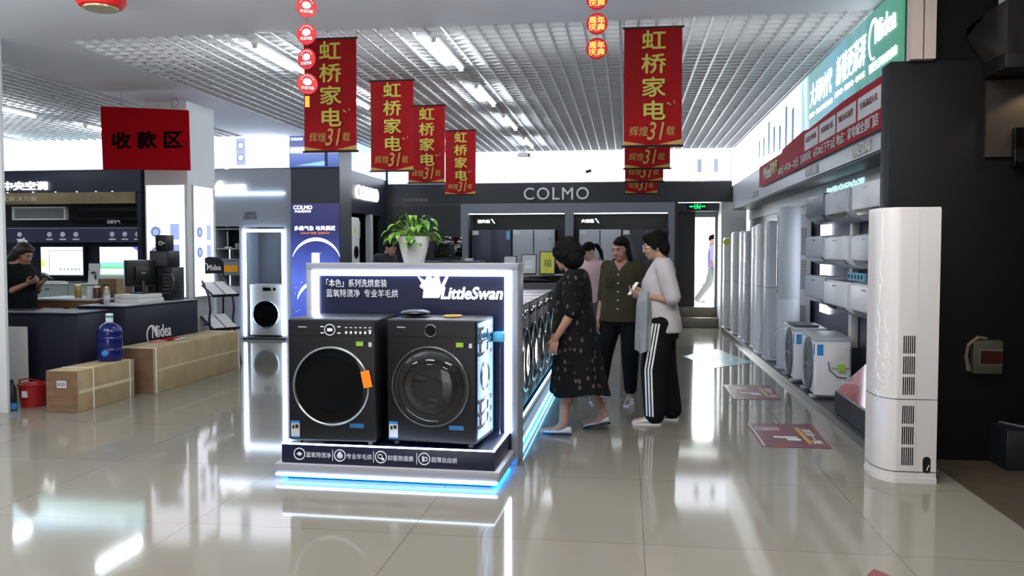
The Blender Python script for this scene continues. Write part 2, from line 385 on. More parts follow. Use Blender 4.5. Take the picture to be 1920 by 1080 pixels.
# ================================================================ LIGHTBOXES AND SIGNS
t = thing('lightbox', 'long white glowing lightbox above the dark rear wall', 'lightbox', (-1.35, 15.98, 3.05))
B(M['greylt']).box(-3.28, 3.24, 0.012, 0.3, -0.285, 0.295).build('casing', parent=t, smooth=False)
B(M['boxwhite']).box(-3.26, 3.22, 0, 0.012, -0.27, 0.285).build('film', parent=t, smooth=False)
text('COLMO', glow('pale_print', (205, 215, 235), 0.9, False), t, (-0.45, -0.002, 0.04), w=0.55, depth=0.002)
b = B(glow('pale_picture', (150, 155, 175), 0.5, False)); b.box(2.62, 2.70, -0.004, 0, -0.12, 0.12).box(2.92, 3.0, -0.004, 0, -0.12, 0.12); b.build('picture', parent=t)
t = thing('sign_lettering', 'metal letters on the dark band of the rear wall', 'sign', (-1.34, 15.99, 2.56))
text('COLMO', mat('letter_silver', (205, 208, 212), 0.35, 0.2), t, (0, 0, 0), w=1.24, h=0.235, depth=0.03, spacing=1.15, bold=0.008, name='letters')
text('AI 科技 理享生活', mat('faint_print', (96, 98, 108), 0.5), t, (0.12, -0.015, -0.235), w=0.8, h=0.06, name='slogan')
t = thing('sign_lettering', 'small orange tinted letters on the dark panel left of the rear niches', 'sign', (-4.08, 15.985, 2.46))
text('功能精致橱柜', mat('copper_print', (150, 122, 104), 0.5), t, (0, 0, 0), w=0.52, h=0.07, name='letters')
# left lightbox and fascia
t = thing('lightbox', 'pale blue glowing lightbox at the far left above the navy fascia', 'lightbox', (-9.5, 13.25, 3.12))
B(M['greylt']).box(-2.4, 1.36, 0.012, 0.34, -0.265, 0.225).build('casing', parent=t, smooth=False)
B(ramp_glow('blue_film', [(0, (215, 250, 250)), (0.5, (205, 245, 255)), (0.85, (165, 215, 250)), (1, (190, 235, 255))], 0.85, 2, -0.27, 0.22)).box(-2.38, 1.34, 0, 0.012, -0.27, 0.22).build('film', parent=t, smooth=False)
text('美的 全屋智能好生活', M['lettering'], t, (0.0, -0.002, 0.05), w=1.95, h=0.16, bold=0.01)
text('无风感空调 智慧新生活', glow('mint_print', (150, 215, 215), 0.55, False), t, (-0.15, -0.002, -0.13), w=1.4, h=0.06, name='slogan')
t = thing('shop_fascia', 'navy fascia with glowing white letters over the left display wall', 'fascia', (-9.5, 13.3, 2.66))
B(M['navy']).box(-2.4, 1.36, 0, 0.3, -0.19, 0.19).build('board', parent=t, smooth=False)
B(M['bronze']).box(-2.4, 1.26, -0.01, 0.3, -0.38, -0.19).build('bronze_strip', parent=t, smooth=False)
text('家用中央空调', M['lettering'], t, (-0.98, -0.02, -0.07), w=1.28, h=0.15, bold=0.02, depth=0.02)
text('一站式解决方案', mat('grey_print', (190, 180, 160), 0.5), t, (-1.02, -0.016, -0.29), w=0.95, h=0.09, name='slogan')
b = B(M['lettering'])
for x in (-1.1, -0.62, -0.2, 0.2, 0.55, 0.85): b.cyl((x, -0.02, -0.185), 0.012, 0.01, seg=8)
b.build('spotlight', parent=t)
struct(B(M['navy']).box(-8.22, -8.14, 13.3, 13.6, 0, 2.46).build('trim_4', smooth=False))
# washer section lightbox and fascia
t = thing('lightbox', 'white glowing lightbox with washer pictures beside the white column', 'lightbox', (-6.2, 13.26, 3.11))
B(M['greylt']).box(-0.65, 0.705, 0.012, 0.03, -0.275, 0.255).build('casing', parent=t, smooth=False)
B(M['boxwhite']).box(-0.74, 0.70, 0, 0.012, -0.27, 0.25).build('film', parent=t, smooth=False)
b = B(glow('picture_blue', (150, 165, 215), 0.55, False)).box(-0.21, -0.05, -0.006, 0, -0.22, 0.22)
b.m(glow('picture_pale', (215, 225, 245), 0.6, False)).disc((-0.13, -0.006, 0.1), 0.065, 0.003).disc((-0.13, -0.006, -0.1), 0.065, 0.003)
b.m(glow('picture_dark', (110, 120, 150), 0.3, False)).ring((-0.13, -0.01, 0.1), 0.055, 0.008, seg=24).ring((-0.13, -0.01, -0.1), 0.055, 0.008, seg=24)
b.build('picture', parent=t)
t = thing('sign_lettering', 'glowing script letters on the grey washer wall', 'sign', (-6.62, 13.28, 2.54))
text('LittleSwan', M['lettering'], t, (-0.17, 0, 0), w=1.05, h=0.19, bold=0.02, depth=0.03, shear=0.25, name='letters')
t = tag(B(M['led']).box(-6.84, -5.6, 13.27, 13.3, 2.41, 2.43).build('led_strip', smooth=False), 'thin horizontal light strip under the script letters on the grey wall', 'light strip')
t = thing('sign_lettering', 'small dark letters on the grey panel over the washer niche', 'sign', (-6.2, 13.295, 2.06))
text('洗烘套装\n超薄大容量', mat('panel_print', (96, 98, 106), 0.5), t, (0, 0, 0), w=0.24, h=0.13, name='letters')
# glowing frame of the washer niche
t = thing('niche_light', 'glowing white frame around the washer niche', 'light frame', (-5.966, 13.27, 0))
B(M['led']).box(-0.36, -0.315, 0, 0.03, 0.06, 1.83).build('upright', parent=t, smooth=False); B(M['led']).box(0.315, 0.36, 0, 0.03, 0.06, 1.83).build('upright', parent=t, smooth=False)
B(M['led']).box(-0.315, 0.315, 0, 0.03, 1.785, 1.83).build('crossbar', parent=t, smooth=False)
# blue posters on the poster block
t = thing('lightbox', 'dark blue lightbox with a bright horizon stripe above the poster block', 'lightbox', (-5.075, 13.27, 3.11))
B(M['greydk']).box(-0.415, 0.415, 0.012, 0.04, -0.27, 0.25).build('casing', parent=t, smooth=False)
B(ramp_glow('horizon_film', [(0, (70, 85, 140)), (0.3, (95, 115, 175)), (0.42, (110, 120, 170)), (0.5, (250, 250, 255)), (0.58, (240, 240, 255)), (0.66, (95, 100, 140)), (1, (70, 85, 130))], 0.6, 2, -0.27, 0.25)).box(-0.41, 0.41, 0, 0.012, -0.27, 0.25).build('film', parent=t, smooth=False)
text('COLMO', M['lettering'], t, (-0.29, -0.003, 0.19), w=0.2, bold=0.02, depth=0.002)
b = B(glow('slab_blue', (150, 195, 225), 0.5, False)).prism([(-0.3, 0, -0.24), (0.18, 0, -0.17), (0.18, 0, -0.25)], (0, -0.003, 0)); b.m(glow('slab_dark', (50, 60, 90), 0.2, False)).box(0.18, 0.23, -0.004, 0, -0.26, 0.2); b.build('picture', parent=t)
t = thing('wall_poster', 'tall blue backlit poster with planet arcs beside the washer niche', 'poster', (-5.08, 13.28, 1.2))
B(ramp_glow('night_film', [(0, (150, 180, 245)), (0.12, (70, 90, 185)), (0.4, (92, 115, 215)), (0.62, (60, 72, 150)), (0.8, (44, 46, 90)), (1, (56, 56, 100))], 0.45, 2, -1.0, 1.0, 0.28)).box(-0.41, 0.41, 0, 0.02, -1.1, 1.05).build('film', parent=t, smooth=False)
text('COLMO', M['lettering'], t, (-0.2, -0.002, 0.985), w=0.32, bold=0.015, depth=0.002)
text('科技理享家', M['lettering'], t, (-0.2, -0.002, 0.92), w=0.28, h=0.035, depth=0.002, name='slogan')
text('多维气象 与风俱近', M['lettering'], t, (0, -0.002, 0.645), w=0.7, h=0.075, bold=0.012, depth=0.002, name='slogan')
text('AVANT 柜机 全新系列', glow('orange_print', (255, 150, 80), 0.5, False), t, (0, -0.002, 0.565), w=0.5, h=0.04, depth=0.002, name='slogan')
b = B(M['lettering'])
def arc(b, cx, cz, r, a0, a1, w, n=24):
    for k in range(n):
        p0, p1 = R(a0 + (a1 - a0) * k / n), R(a0 + (a1 - a0) * (k + 1) / n); f0 = math.sin(PI * k / n) * w + 0.004; f1 = math.sin(PI * (k + 1) / n) * w + 0.004
        b.prism([(cx + (r - f0) * math.cos(p0), 0, cz + (r - f0) * math.sin(p0)), (cx + r * math.cos(p0), 0, cz + r * math.sin(p0)), (cx + r * math.cos(p1), 0, cz + r * math.sin(p1)), (cx + (r - f1) * math.cos(p1), 0, cz + (r - f1) * math.sin(p1))], (0, -0.003, 0))
arc(b, 0.02, 0.07, 0.42, 15, 165, 0.05); arc(b, 0.02, -0.55, 0.33, 95, 175, 0.04)
b.box(-0.055, 0.075, -0.005, 0, -0.9, 0.24)
for k in range(22): x, z = random.uniform(-0.38, 0.38), random.uniform(-1, 0.3); b.box(x, x + 0.008, -0.002, 0, z, z + 0.008)
b.build('picture', parent=t)
# dark slab between the two posters stays wall; side lightbox and letters
t = thing('lightbox', 'slanting side lightbox with a green glow above the dark side wall', 'lightbox', (-4.655, 14.95, 3.1))
B(M['greydk']).box(-0.1, -0.012, -1.04, 1.03, -0.26, 0.25).build('casing', parent=t, smooth=False)
B(ramp_glow('aurora_film', [(0, (150, 165, 225)), (0.25, (165, 185, 230)), (0.42, (150, 225, 190)), (0.55, (190, 210, 240)), (1, (130, 140, 215))], 0.6, 1, -1.0, 1.0, 0.5)).box(-0.012, 0, -1.03, 1.02, -0.26, 0.25).build('film', parent=t, smooth=False)
text('家居美学 COLMO', M['lettering'], t, (0.002, -0.35, 0.02), w=0.7, h=0.12, face='+X', depth=0.002)
t = thing('sign_lettering', 'lit letters on the navy side wall behind the second left banner', 'sign', (-4.655, 14.72, 2.5))
text('COLMO', M['lettering'], t, (0, 0, 0), w=1.3, h=0.24, face='+X', bold=0.012, depth=0.03, name='letters')
# right-hand fascia: green lightbox, red banner, grey letters
t = thing('lightbox', 'long green and teal glowing lightbox on the right fascia', 'lightbox', (1.9, 6.27, 3.0))
B(M['greydk']).box(0.014, 0.3, 0, 9.7, -0.34, 0.34).build('casing', parent=t, smooth=False)
B(ramp_glow('green_film', [(0, (50, 118, 92)), (0.07, (66, 122, 112)), (0.14, (88, 138, 138)), (0.2, (104, 152, 172)), (0.30, (112, 152, 152)), (0.38, (215, 235, 240)), (0.5, (246, 250, 255)), (1, (250, 252, 255))], 0.55, 1, 0, 9.7, 0.2)).box(0, 0.014, 0.01, 9.69, -0.335, 0.335).build('film', parent=t, smooth=False)
text('Midea', M['lettering'], t, (-0.002, 0.42, 0.15), w=0.52, h=0.17, face='-X', bold=0.006)
b = B(M['lettering']); b.X = Matrix.Rotation(R(-90), 4, 'Z'); logo_mark(b, -0.72, 0.11, 0.13); b.build('logo', parent=t)
text('智慧生活可以更美的', M['lettering'], t, (-0.002, 0.48, -0.1), w=0.7, h=0.075, face='-X',  name='slogan')
text('大风时代', M['lettering'], t, (-0.002, 2.55, 0.08), w=0.95, h=0.24, face='-X',  shear=0.2, name='slogan')
text('新境更澎湃', M['lettering'], t, (-0.002, 1.42, 0.1), w=0.98, h=0.26, face='-X',  shear=0.2, name='slogan')
text('全新一代 大风感空调', M['lettering'], t, (-0.002, 2.55, -0.12), w=1.0, h=0.05, face='-X', name='slogan')
text('无风感 · 智净味 · 省电王', M['lettering'], t, (-0.002, 1.45, -0.1), w=1.0, h=0.05, face='-X', name='slogan')
b = B(glow('city_print', (95, 125, 150), 0.25, False))
for k in range(7): y = 3.9 + k * 0.42; b.box(-0.004, 0, y, y + 0.1, -0.3 + 0.02 * k, 0.12 + 0.1 * math.sin(k * 2))
b.build('picture', parent=t)
t = thing('promotion_banner', 'red promotion banner with white cards stretched along the right fascia', 'banner', (1.885, 6.62, 2.55))
rb = []
b = B(mat('crimson_vinyl', (150, 14, 36), 0.7, 0, 0.2)).box(-0.008, 0, 0, 5.95, -0.17, 0.12); b.prism([(-0.008, 0.0, 0.12), (-0.008, 2.6, 0.12), (-0.008, 2.6, 0.19), (-0.008, 1.2, 0.23), (-0.008, 0.0, 0.22)], (0.008, 0, 0)); b.prism([(-0.008, 2.6, 0.12), (-0.008, 4.2, 0.12), (-0.008, 4.1, 0.16), (-0.008, 2.9, 0.21), (-0.008, 2.6, 0.19)], (0.008, 0, 0))
b.build('sheet', parent=t, smooth=False)
b = B(M['paper'])
for y in (0.12, 0.82, 1.52, 2.22): b.box(-0.012, -0.008, y - 0.06, y + 0.58, -0.02, 0.16, 0.02)
b.build('card', parent=t)
for k, (y, s) in enumerate(((2.5, '以旧换新'), (1.8, '至高补贴大礼'), (1.1, '到店有礼抽奖'), (0.4, '全场满减大礼'))):
    text(s, mat('maroon_print', (110, 40, 52), 0.5) if k == 0 else bpy.data.materials['maroon_print'], t, (-0.013, y - 0.02, 0.085), w=0.5, h=0.06, face='-X')
text('活动时间：6月20日下午3点 地点：家电城全部门店', M['paper'], t, (-0.012, 1.55, -0.09), w=2.9, h=0.1, face='-X', bold=0.01)
text('600元 4月20—22日', M['paper'], t, (-0.012, 3.75, -0.09), w=1.25, h=0.1, face='-X', bold=0.01)
text('Midea', M['paper'], t, (-0.012, 5.2, -0.02), w=0.62, h=0.17, face='-X', bold=0.03)
text('购物节', M['gold'], t, (-0.013, 4.72, 0.0), w=0.55, h=0.18, face='-X', bold=0.02)
t = thing('sign_lettering', 'grey letters on the right fascia near the partition', 'sign', (1.915, 7.36, 2.31)); text('智能空调', M['offwhite'], t, (0, 0, 0.0), w=0.55, h=0.1, face='-X', depth=0.01, name='letters')
t = thing('sign_lettering', 'grey letters on the right fascia below the middle of the red banner', 'sign', (1.915, 9.25, 2.31)); text('中央空调区', M['offwhite'], t, (0, 0, 0), w=0.6, h=0.1, face='-X', depth=0.01, name='letters')
t = thing('sign_lettering', 'pale letters at the far end of the right fascia', 'sign', (1.915, 13.2, 2.33)); text('新风', M['offwhite'], t, (0, 0, 0), w=0.5, h=0.1, face='-X', depth=0.01, name='letters')
# column posters
for nm, loc, rz, w, lab in (('column_poster', (-5.776, 9.97, 1.588), 0, 0.51, 'tall glowing white poster on the front of the white column'), ('column_poster', (-5.46, 10.35, 1.588), 90, 0.49, 'tall glowing white poster on the side of the white column facing the washers')):
    t = thing(nm, lab, 'poster', loc, R(rz))
    B(M['greylt']).box(-w / 2 - 0.008, w / 2 + 0.008, 0.005, 0.03, -0.715, 0.715).build('frame', parent=t, smooth=False)
    B(M['boxwarm']).box(-w / 2, w / 2, 0, 0.005, -0.705, 0.705).build('film', parent=t, smooth=False)
    b = B(bpy.data.materials['picture_blue'])
    for z in (0.12, -0.14):
        b.m(bpy.data.materials['picture_pale']).box(-w * 0.42, -w * 0.1, -0.003, 0, z - 0.12, z + 0.12)
        b.m(bpy.data.materials['picture_blue']).disc((-w * 0.26, -0.003, z), 0.07, 0.002); b.m(bpy.data.materials['picture_dark']).ring((-w * 0.26, -0.005, z), 0.05, 0.008, seg=24)
        b.m(bpy.data.materials['picture_blue']).box(w * 0.12, w * 0.36, -0.003, 0, z - 0.1, z + 0.1)
    b.build('picture', parent=t)
    text('小天鹅', glow('lilac_print', (190, 195, 225), 0.5, False) if rz == 0 else bpy.data.materials['lilac_print'], t, (0.05, -0.002, 0.63), w=0.16, h=0.04, depth=0.002)
    text('专业呵护\n全家衣物', bpy.data.materials['lilac_print'], t, (0.02, -0.002, 0.37), w=0.25, h=0.1, depth=0.002, name='slogan')
# exit sign and ceiling cameras
t = thing('exit_sign', 'small green glowing running figure sign over the rear doorway', 'exit sign', (1.33, 16.58, 2.33))
B(M['black']).box(-0.19, 0.19, 0, 0.03, -0.065, 0.065, 0.006).build('housing', parent=t)
b = B(glow('exit_green', (30, 230, 110), 1.2, False)); b.box(-0.15, -0.08, -0.004, 0, -0.012, 0.012).box(0.08, 0.15, -0.004, 0, -0.012, 0.012)
b.disc((0.0, -0.004, 0.035), 0.013, 0.002, 12).tube([(0, 0, 0.02), (0.005, 0, -0.01), (-0.03, 0, -0.045)], 0.009).tube([(0.005, 0, -0.01), (0.035, 0, -0.04)], 0.009).tube([(-0.035, 0, 0.0), (0, 0, 0.015), (0.035, 0, -0.005)], 0.007).box(-0.06, -0.045, -0.004, 0, -0.045, 0.045).box(0.045, 0.06, -0.004, 0, -0.045, 0.045)
b.build('pictogram', parent=t)
t = thing('security_camera', 'white bullet camera hanging under the far end of the ceiling grid', 'camera', (-1.9, 15.5, 3.35))
B(M['white']).tube([(0, 0, 0), (0, 0, -0.05)], 0.03, 12).tube([(0, 0, -0.05), (0, 0, -0.09)], 0.012).build('mount', parent=t)
B(M['white']).tube([(-0.1, 0.05, -0.1), (0.1, -0.05, -0.12)], 0.04, 14).build('body', parent=t); B(M['black']).tube([(0.1, -0.05, -0.12), (0.115, -0.057, -0.1215)], 0.03, 14).build('lens', parent=t)
t = thing('security_camera', 'small dark camera on the white rear lightbox', 'camera', (-0.72, 15.96, 2.96))
B(M['black']).tube([(0, 0.02, 0), (0, -0.04, 0)], 0.012).build('mount', parent=t); B(M['greydk']).tube([(0.04, -0.05, 0.02), (-0.06, -0.07, -0.01)], 0.03, 12).build('body', parent=t)

# ================================================================ HANGING BANNERS
def hang_banner(x, y, label):
    t = thing('hanging_banner', label, 'banner', (x, y, 3.30), 0, 'red vertical banners hanging from the ceiling')
    w, h = 0.235, 0.96
    rows = []
    for k in range(13):
        z = -0.015 - h * k / 12; rows.append([(-w + 2 * w * j / 8, 0.006 * math.sin(j * 0.9 + k * 0.35), z) for j in range(9)])
    b = B(M['red'])
    rings = [r + [(p[0], p[1] + 0.002, p[2]) for p in r[::-1]] for r in rows]
    b.loft(rings).build('cloth', parent=t)
    B(M['black']).tube([(-w - 0.015, 0, -0.012), (w + 0.015, 0, -0.012)], 0.009).build('top_rod', parent=t)
    B(M['black']).tube([(-w - 0.015, 0, -h - 0.018), (w + 0.015, 0, -h - 0.018)], 0.009).build('bottom_rod', parent=t)
    B(M['black']).tube([(-w, 0, -0.01), (-w, 0, 0.06)], 0.002, 5).tube([(w, 0, -0.01), (w, 0, 0.06)], 0.002, 5).build('cord', parent=t)
    text('虹\n桥\n家\n电', M['gold'], t, (0.005, -0.008, -0.40), w=0.20, h=0.73, bold=0.018, line=1.12, depth=0.002)
    text('辉煌', M['gold2'], t, (-0.115, -0.008, -0.855), w=0.15, h=0.08, depth=0.002, shear=0.1, name='small_lettering'); text('载', M['gold2'], t, (0.145, -0.008, -0.855), w=0.07, h=0.075, depth=0.002, shear=0.1, name='small_lettering')
    text('31', M['gold2'], t, (0.025, -0.009, -0.855), w=0.14, h=0.15, depth=0.002, shear=0.25, bold=0.01, name='number')
    b = B(M['gold2']).prism([(-w, -0.008, -h - 0.008), (-w, -0.008, -h + 0.025), (-0.06, -0.008, -h - 0.005)], (0, -0.001, 0)).prism([(w, -0.008, -h - 0.008), (w, -0.008, -h + 0.035), (0.05, -0.008, -h - 0.005)], (0, -0.001, 0))
    b.prism([(0.11, -0.008, -0.62), (0.14, -0.008, -0.63), (0.15, -0.008, -0.65), (0.12, -0.008, -0.64)], (0, -0.001, 0)).prism([(0.17, -0.008, -0.6), (0.18, -0.008, -0.63), (0.165, -0.008, -0.635)], (0, -0.001, 0))
    b.build('gold_ribbon', parent=t)
    return t
b0 = hang_banner(-2.55, 7.06, 'nearest red banner of the left row, partly behind the string of paper discs')
for y, l in ((8.85, 'second red banner of the left row, beside the big first one'), (10.42, 'third red banner of the left row'), (12.6, 'farthest and smallest red banner of the left row')): dup(b0, (-2.51, y, 3.30), 0, l)
for y, l in ((7.07, 'nearest red banner of the right row, fully readable above the shoppers'), (8.95, 'second red banner of the right row, only its bottom showing'), (10.6, 'third red banner of the right row, only its bottom showing'), (12.75, 'farthest red banner of the right row, lowest strip showing')): dup(b0, (0.20, y, 3.30), 0, l)
# strings of paper discs
def disc_mesh(b, c, r, mt, n=24, t=0.006, X=None):
    b.m(mt); pts = []
    for k in range(n * 2): a = PI * k / n; rr = r * (1.0 if k % 2 else 0.92); pts.append((c[0] + rr * math.cos(a), c[1], c[2] + rr * math.sin(a)))
    b.prism(pts, (0, -t, 0), X)
def disc_string(name, x, y, zs, label, gold, tassel):
    t = thing(name, label, 'hanging decoration', (x, y, 3.35))
    B(M['red']).tube([(0, 0.004, 0.0), (0, 0.004, zs[-1] - 3.35)], 0.002, 5).build('string', parent=t)
    for k, z in enumerate(zs):
        rz = Matrix.Translation((0, 0, z - 3.35)) @ Matrix.Rotation(R((25, 0, -12, 30)[k % 4] if not gold else 0), 4, 'Z')
        b = B(); disc_mesh(b, (0, 0, 0), 0.072, mat('paper_red', (170, 18, 26), 0.6) if 'paper_red' not in bpy.data.materials else bpy.data.materials['paper_red'], X=rz)
        if gold: b.m(M['red']).ring((0, -0.007, 0), 0.062, 0.004, seg=30, X=rz)
        o = b.build('paper_disc', parent=t)
        if gold:
            tt = text('周年\n庆典', mat('bright_gold', (240, 195, 70), 0.4) if 'bright_gold' not in bpy.data.materials else bpy.data.materials['bright_gold'], o, (0, -0.007, z - 3.35), w=0.105, h=0.09, bold=0.02, depth=0.002, line=0.95)
        else:
            q = B(M['paper']); q.ell((0, -0.008, 0.012), (0.030, 0.003, 0.024), X=rz)
            for j in range(7): a = R(20 + 140 * j / 6); q.box(0.042 * math.cos(a) - 0.004, 0.042 * math.cos(a) + 0.004, -0.009, -0.006, 0.018 + 0.038 * math.sin(a) - 0.004, 0.018 + 0.038 * math.sin(a) + 0.004, X=rz)
            q.build('emblem', parent=o)
            tt = text('欢迎光临', M['paper'], o, (0, -0.009, -0.028), w=0.085, h=0.024, bold=0.03, depth=0.002); tt.data.transform(rz)
    if tassel: B(glow('orange_foil', (250, 140, 30), 0.3)).box(-0.014, 0.014, -0.004, 0.004, zs[-1] - 3.35 - 0.155, zs[-1] - 3.35 - 0.082).build('tassel', parent=t)
disc_string('disc_garland', -2.147, 5.5, (3.095, 2.915, 2.75, 2.585), 'left string of four red paper discs with white emblems and an orange tag', False, True)
disc_string('disc_garland', -0.202, 5.5, (3.07, 2.915, 2.757), 'right string of red and gold paper discs', True, False)
t = thing('hanging_lantern', 'red round lantern with a gold base at the top left edge', 'lantern', (-3.64, 5.5, 3.35))
B(mat('lantern_red', (205, 20, 26), 0.5)).lathe([(0.0, -0.01), (0.10, -0.012), (0.16, -0.05), (0.17, -0.1), (0.165, -0.16), (0.14, -0.195), (0.115, -0.2), (0.11, -0.19)], seg=40).build('shade', parent=t)
B(mat('lantern_gold', (170, 160, 120), 0.3, 0.5)).lathe([(0.115, -0.196), (0.112, -0.212), (0.0, -0.214)], seg=32).build('base', parent=t)
B(M['black']).tube([(0, 0, 0), (0, 0, -0.02)], 0.004, 6).build('hook', parent=t)
# red cashier sign
t = thing('cashier_sign', 'red cloth sign with black brush characters hanging by the white column', 'sign', (-5.68, 9.38, 3.15))
b = B(M['redcloth']); b.prism([(-0.56, 0, 0.04), (0.555, 0, -0.03), (0.565, 0, -0.735), (-0.545, 0, -0.71)], (0, 0.02, 0)); b.build('cloth', parent=t, smooth=False)
text('收 款 区', M['ink'], t, (0.03, -0.004, -0.37), w=0.9, h=0.21, bold=0.03, depth=0.004)
B(M['steel']).tube([(-0.3, 0.01, 0.02), (-0.3, 0.01, 0.2)], 0.002, 5).tube([(0.35, 0.01, -0.03), (0.35, 0.01, 0.2)], 0.002, 5).ring((0.38, 0.01, 0.06), 0.05, 0.003, seg=16).build('wire', parent=t)
# ================================================================ FRONT DISPLAY ISLAND
isl = thing('display_island', 'glowing navy display stand holding the two front washers', 'display stand', (-0.765, 5.02, 0), R(-1.6))
L = 1.455
b = B(M['navy2']).box(-L + 0.06, -0.06, 0.07, 0.75, 0.0, 0.05); b.m(mat('lip_grey', (150, 150, 156), 0.35)).box(-L, 0, 0, 0.62, 0.047, 0.107, 0.004)
b.m(M['navybounce']).box(-L + 0.035, -0.035, 0.035, 0.62, 0.107, 0.225, 0.002)
b.build('plinth', parent=isl)
b = B(M['ledblue']).box(-L + 0.03, -0.03, 0.03, 0.05, 0.018, 0.034).box(-0.05, -0.03, 0.05, 0.6, 0.018, 0.034).box(-L + 0.03, -L + 0.05, 0.05, 0.6, 0.018, 0.034)
b.build('underglow_strip', parent=isl, smooth=False)
b = B(M['led']).box(-L + 0.012, -0.012, -0.006, 0.006, 0.034, 0.047); b.build('lip_light_strip', parent=isl, smooth=False)
b = B(M['led']).box(-L + 0.035, -0.035, 0.037, 0.050, 0.222, 0.232).box(-0.05, -0.037, 0.05, 0.59, 0.222, 0.232).box(-L + 0.037, -L + 0.05, 0.05, 0.59, 0.222, 0.232)
b.build('edge_light_strip', parent=isl, smooth=False)
# icons and words on the navy front
y = 0.034
b = B(M['litdim'])
ix = [0.125, 0.395, 0.665, 0.945]
for k, x in enumerate(ix):
    X0 = -L + 0.03 + x
    b.ring((X0, y, 0.166), 0.036, 0.0035, seg=32)
    if k == 0: b.ell((X0, y, 0.166), (0.018, 0.002, 0.01)).ell((X0, y - 0.001, 0.166), (0.007, 0.003, 0.014))
    if k == 1: b.ell((X0, y, 0.163), (0.02, 0.002, 0.018)).ell((X0, y, 0.18), (0.012, 0.002, 0.01))
    if k == 2: b.ring((X0 - 0.005, y, 0.17), 0.013, 0.003, seg=20).ell((X0 + 0.013, y, 0.153), (0.01, 0.002, 0.01))
    if k == 3: b.box(X0 - 0.013, X0 - 0.003, y - 0.002, y, 0.148, 0.184).ring((X0 + 0.009, y, 0.165), 0.011, 0.003, seg=20)
for x in (0.345, 0.615, 0.895): X0 = -L + 0.03 + x; b.box(X0, X0 + 0.004, y - 0.002, y, 0.13, 0.202)
b.build('icon', parent=isl)
for k, (x, s) in enumerate(zip(ix, ('蓝氧特渍净', '专业羊毛烘', '抑菌筒健康', '超薄自由嵌'))):
    text(s, M['litdim'], isl, (-L + 0.03 + x + 0.128, y, 0.164), w=0.165, h=0.034, depth=0.002)
# back panel with glowing frame
b = B(mat('panel_frame_grey', (140, 143, 152), 0.35)); b.box(-L - 0.03, 0.02, 0.60, 0.84, 1.325, 1.375, 0.004).box(-0.025, 0.02, 0.60, 0.84, 0, 1.33, 0.004).box(-L - 0.03, -L + 0.015, 0.60, 0.84, 0, 1.33, 0.004)
b.m(M['navybounce']).box(-L, -0.02, 0.615, 0.83, 0.1, 1.34)
b.build('back_panel', parent=isl)
b = B(M['led']).box(-L + 0.015, -0.025, 0.595, 0.613, 1.288, 1.325).box(-0.07, -0.025, 0.595, 0.613, 0.225, 1.288).box(-L + 0.015, -L + 0.06, 0.595, 0.613, 0.225, 1.288)
b.build('frame_light_strip', parent=isl, smooth=False)
text('「本色」系列洗烘套装', M['litdim'], isl, (-L + 0.335, 0.612, 1.235), w=0.44, h=0.055, depth=0.004)
text('蓝氧特渍净  专业羊毛烘', M['litdim'], isl, (-L + 0.375, 0.612, 1.165), w=0.52, h=0.055, depth=0.004)
text('LittleSwan', M['lettering'], isl, (-0.30, 0.612, 1.172), w=0.43, h=0.085, bold=0.022, depth=0.008, shear=0.22)
b = B(M['lettering'])   # swan emblem: ruffled wings and a raised neck
pts = [(783, 516), (797, 524), (803, 512), (812, 520), (823, 512), (828, 534), (838, 515), (842, 517), (824, 556), (793, 556), (795, 541), (787, 535), (791, 528)]
b.prism([((x - 975) / 275 + 0.02, 0.612, 1.375 - (y - 491) / 275) for x, y in pts], (0, -0.008, 0)); b.build('swan_emblem', parent=isl)

# ================================================================ WASHERS
wd = mat('graphite_steel', (23, 23, 28), 0.42, 0.1, 0.35)
wg = mat('door_glass', (6, 7, 9), 0.06, 0, 0.22)
wdrum = mat('drum_steel', (74, 73, 73), 0.4, 0.5)
rubber = mat('rubber_grey', (70, 70, 72), 0.5)
clear = mat('clear_glass', (235, 235, 235), 0.03); nt = clear.node_tree
_fr = nt.nodes.new('ShaderNodeFresnel'); _fr.inputs[0].default_value = 1.5; _tr = nt.nodes.new('ShaderNodeBsdfTransparent'); _tr.inputs[0].default_value = (0.8, 0.8, 0.8, 1); _gl = nt.nodes.new('ShaderNodeBsdfGlossy'); _gl.inputs['Roughness'].default_value = 0.05; _mx = nt.nodes.new('ShaderNodeMixShader')
nt.links.new(_fr.outputs[0], _mx.inputs[0]); nt.links.new(_tr.outputs[0], _mx.inputs[1]); nt.links.new(_gl.outputs[0], _mx.inputs[2]); nt.links.new(_mx.outputs[0], nt.nodes['Material Output'].inputs[0])
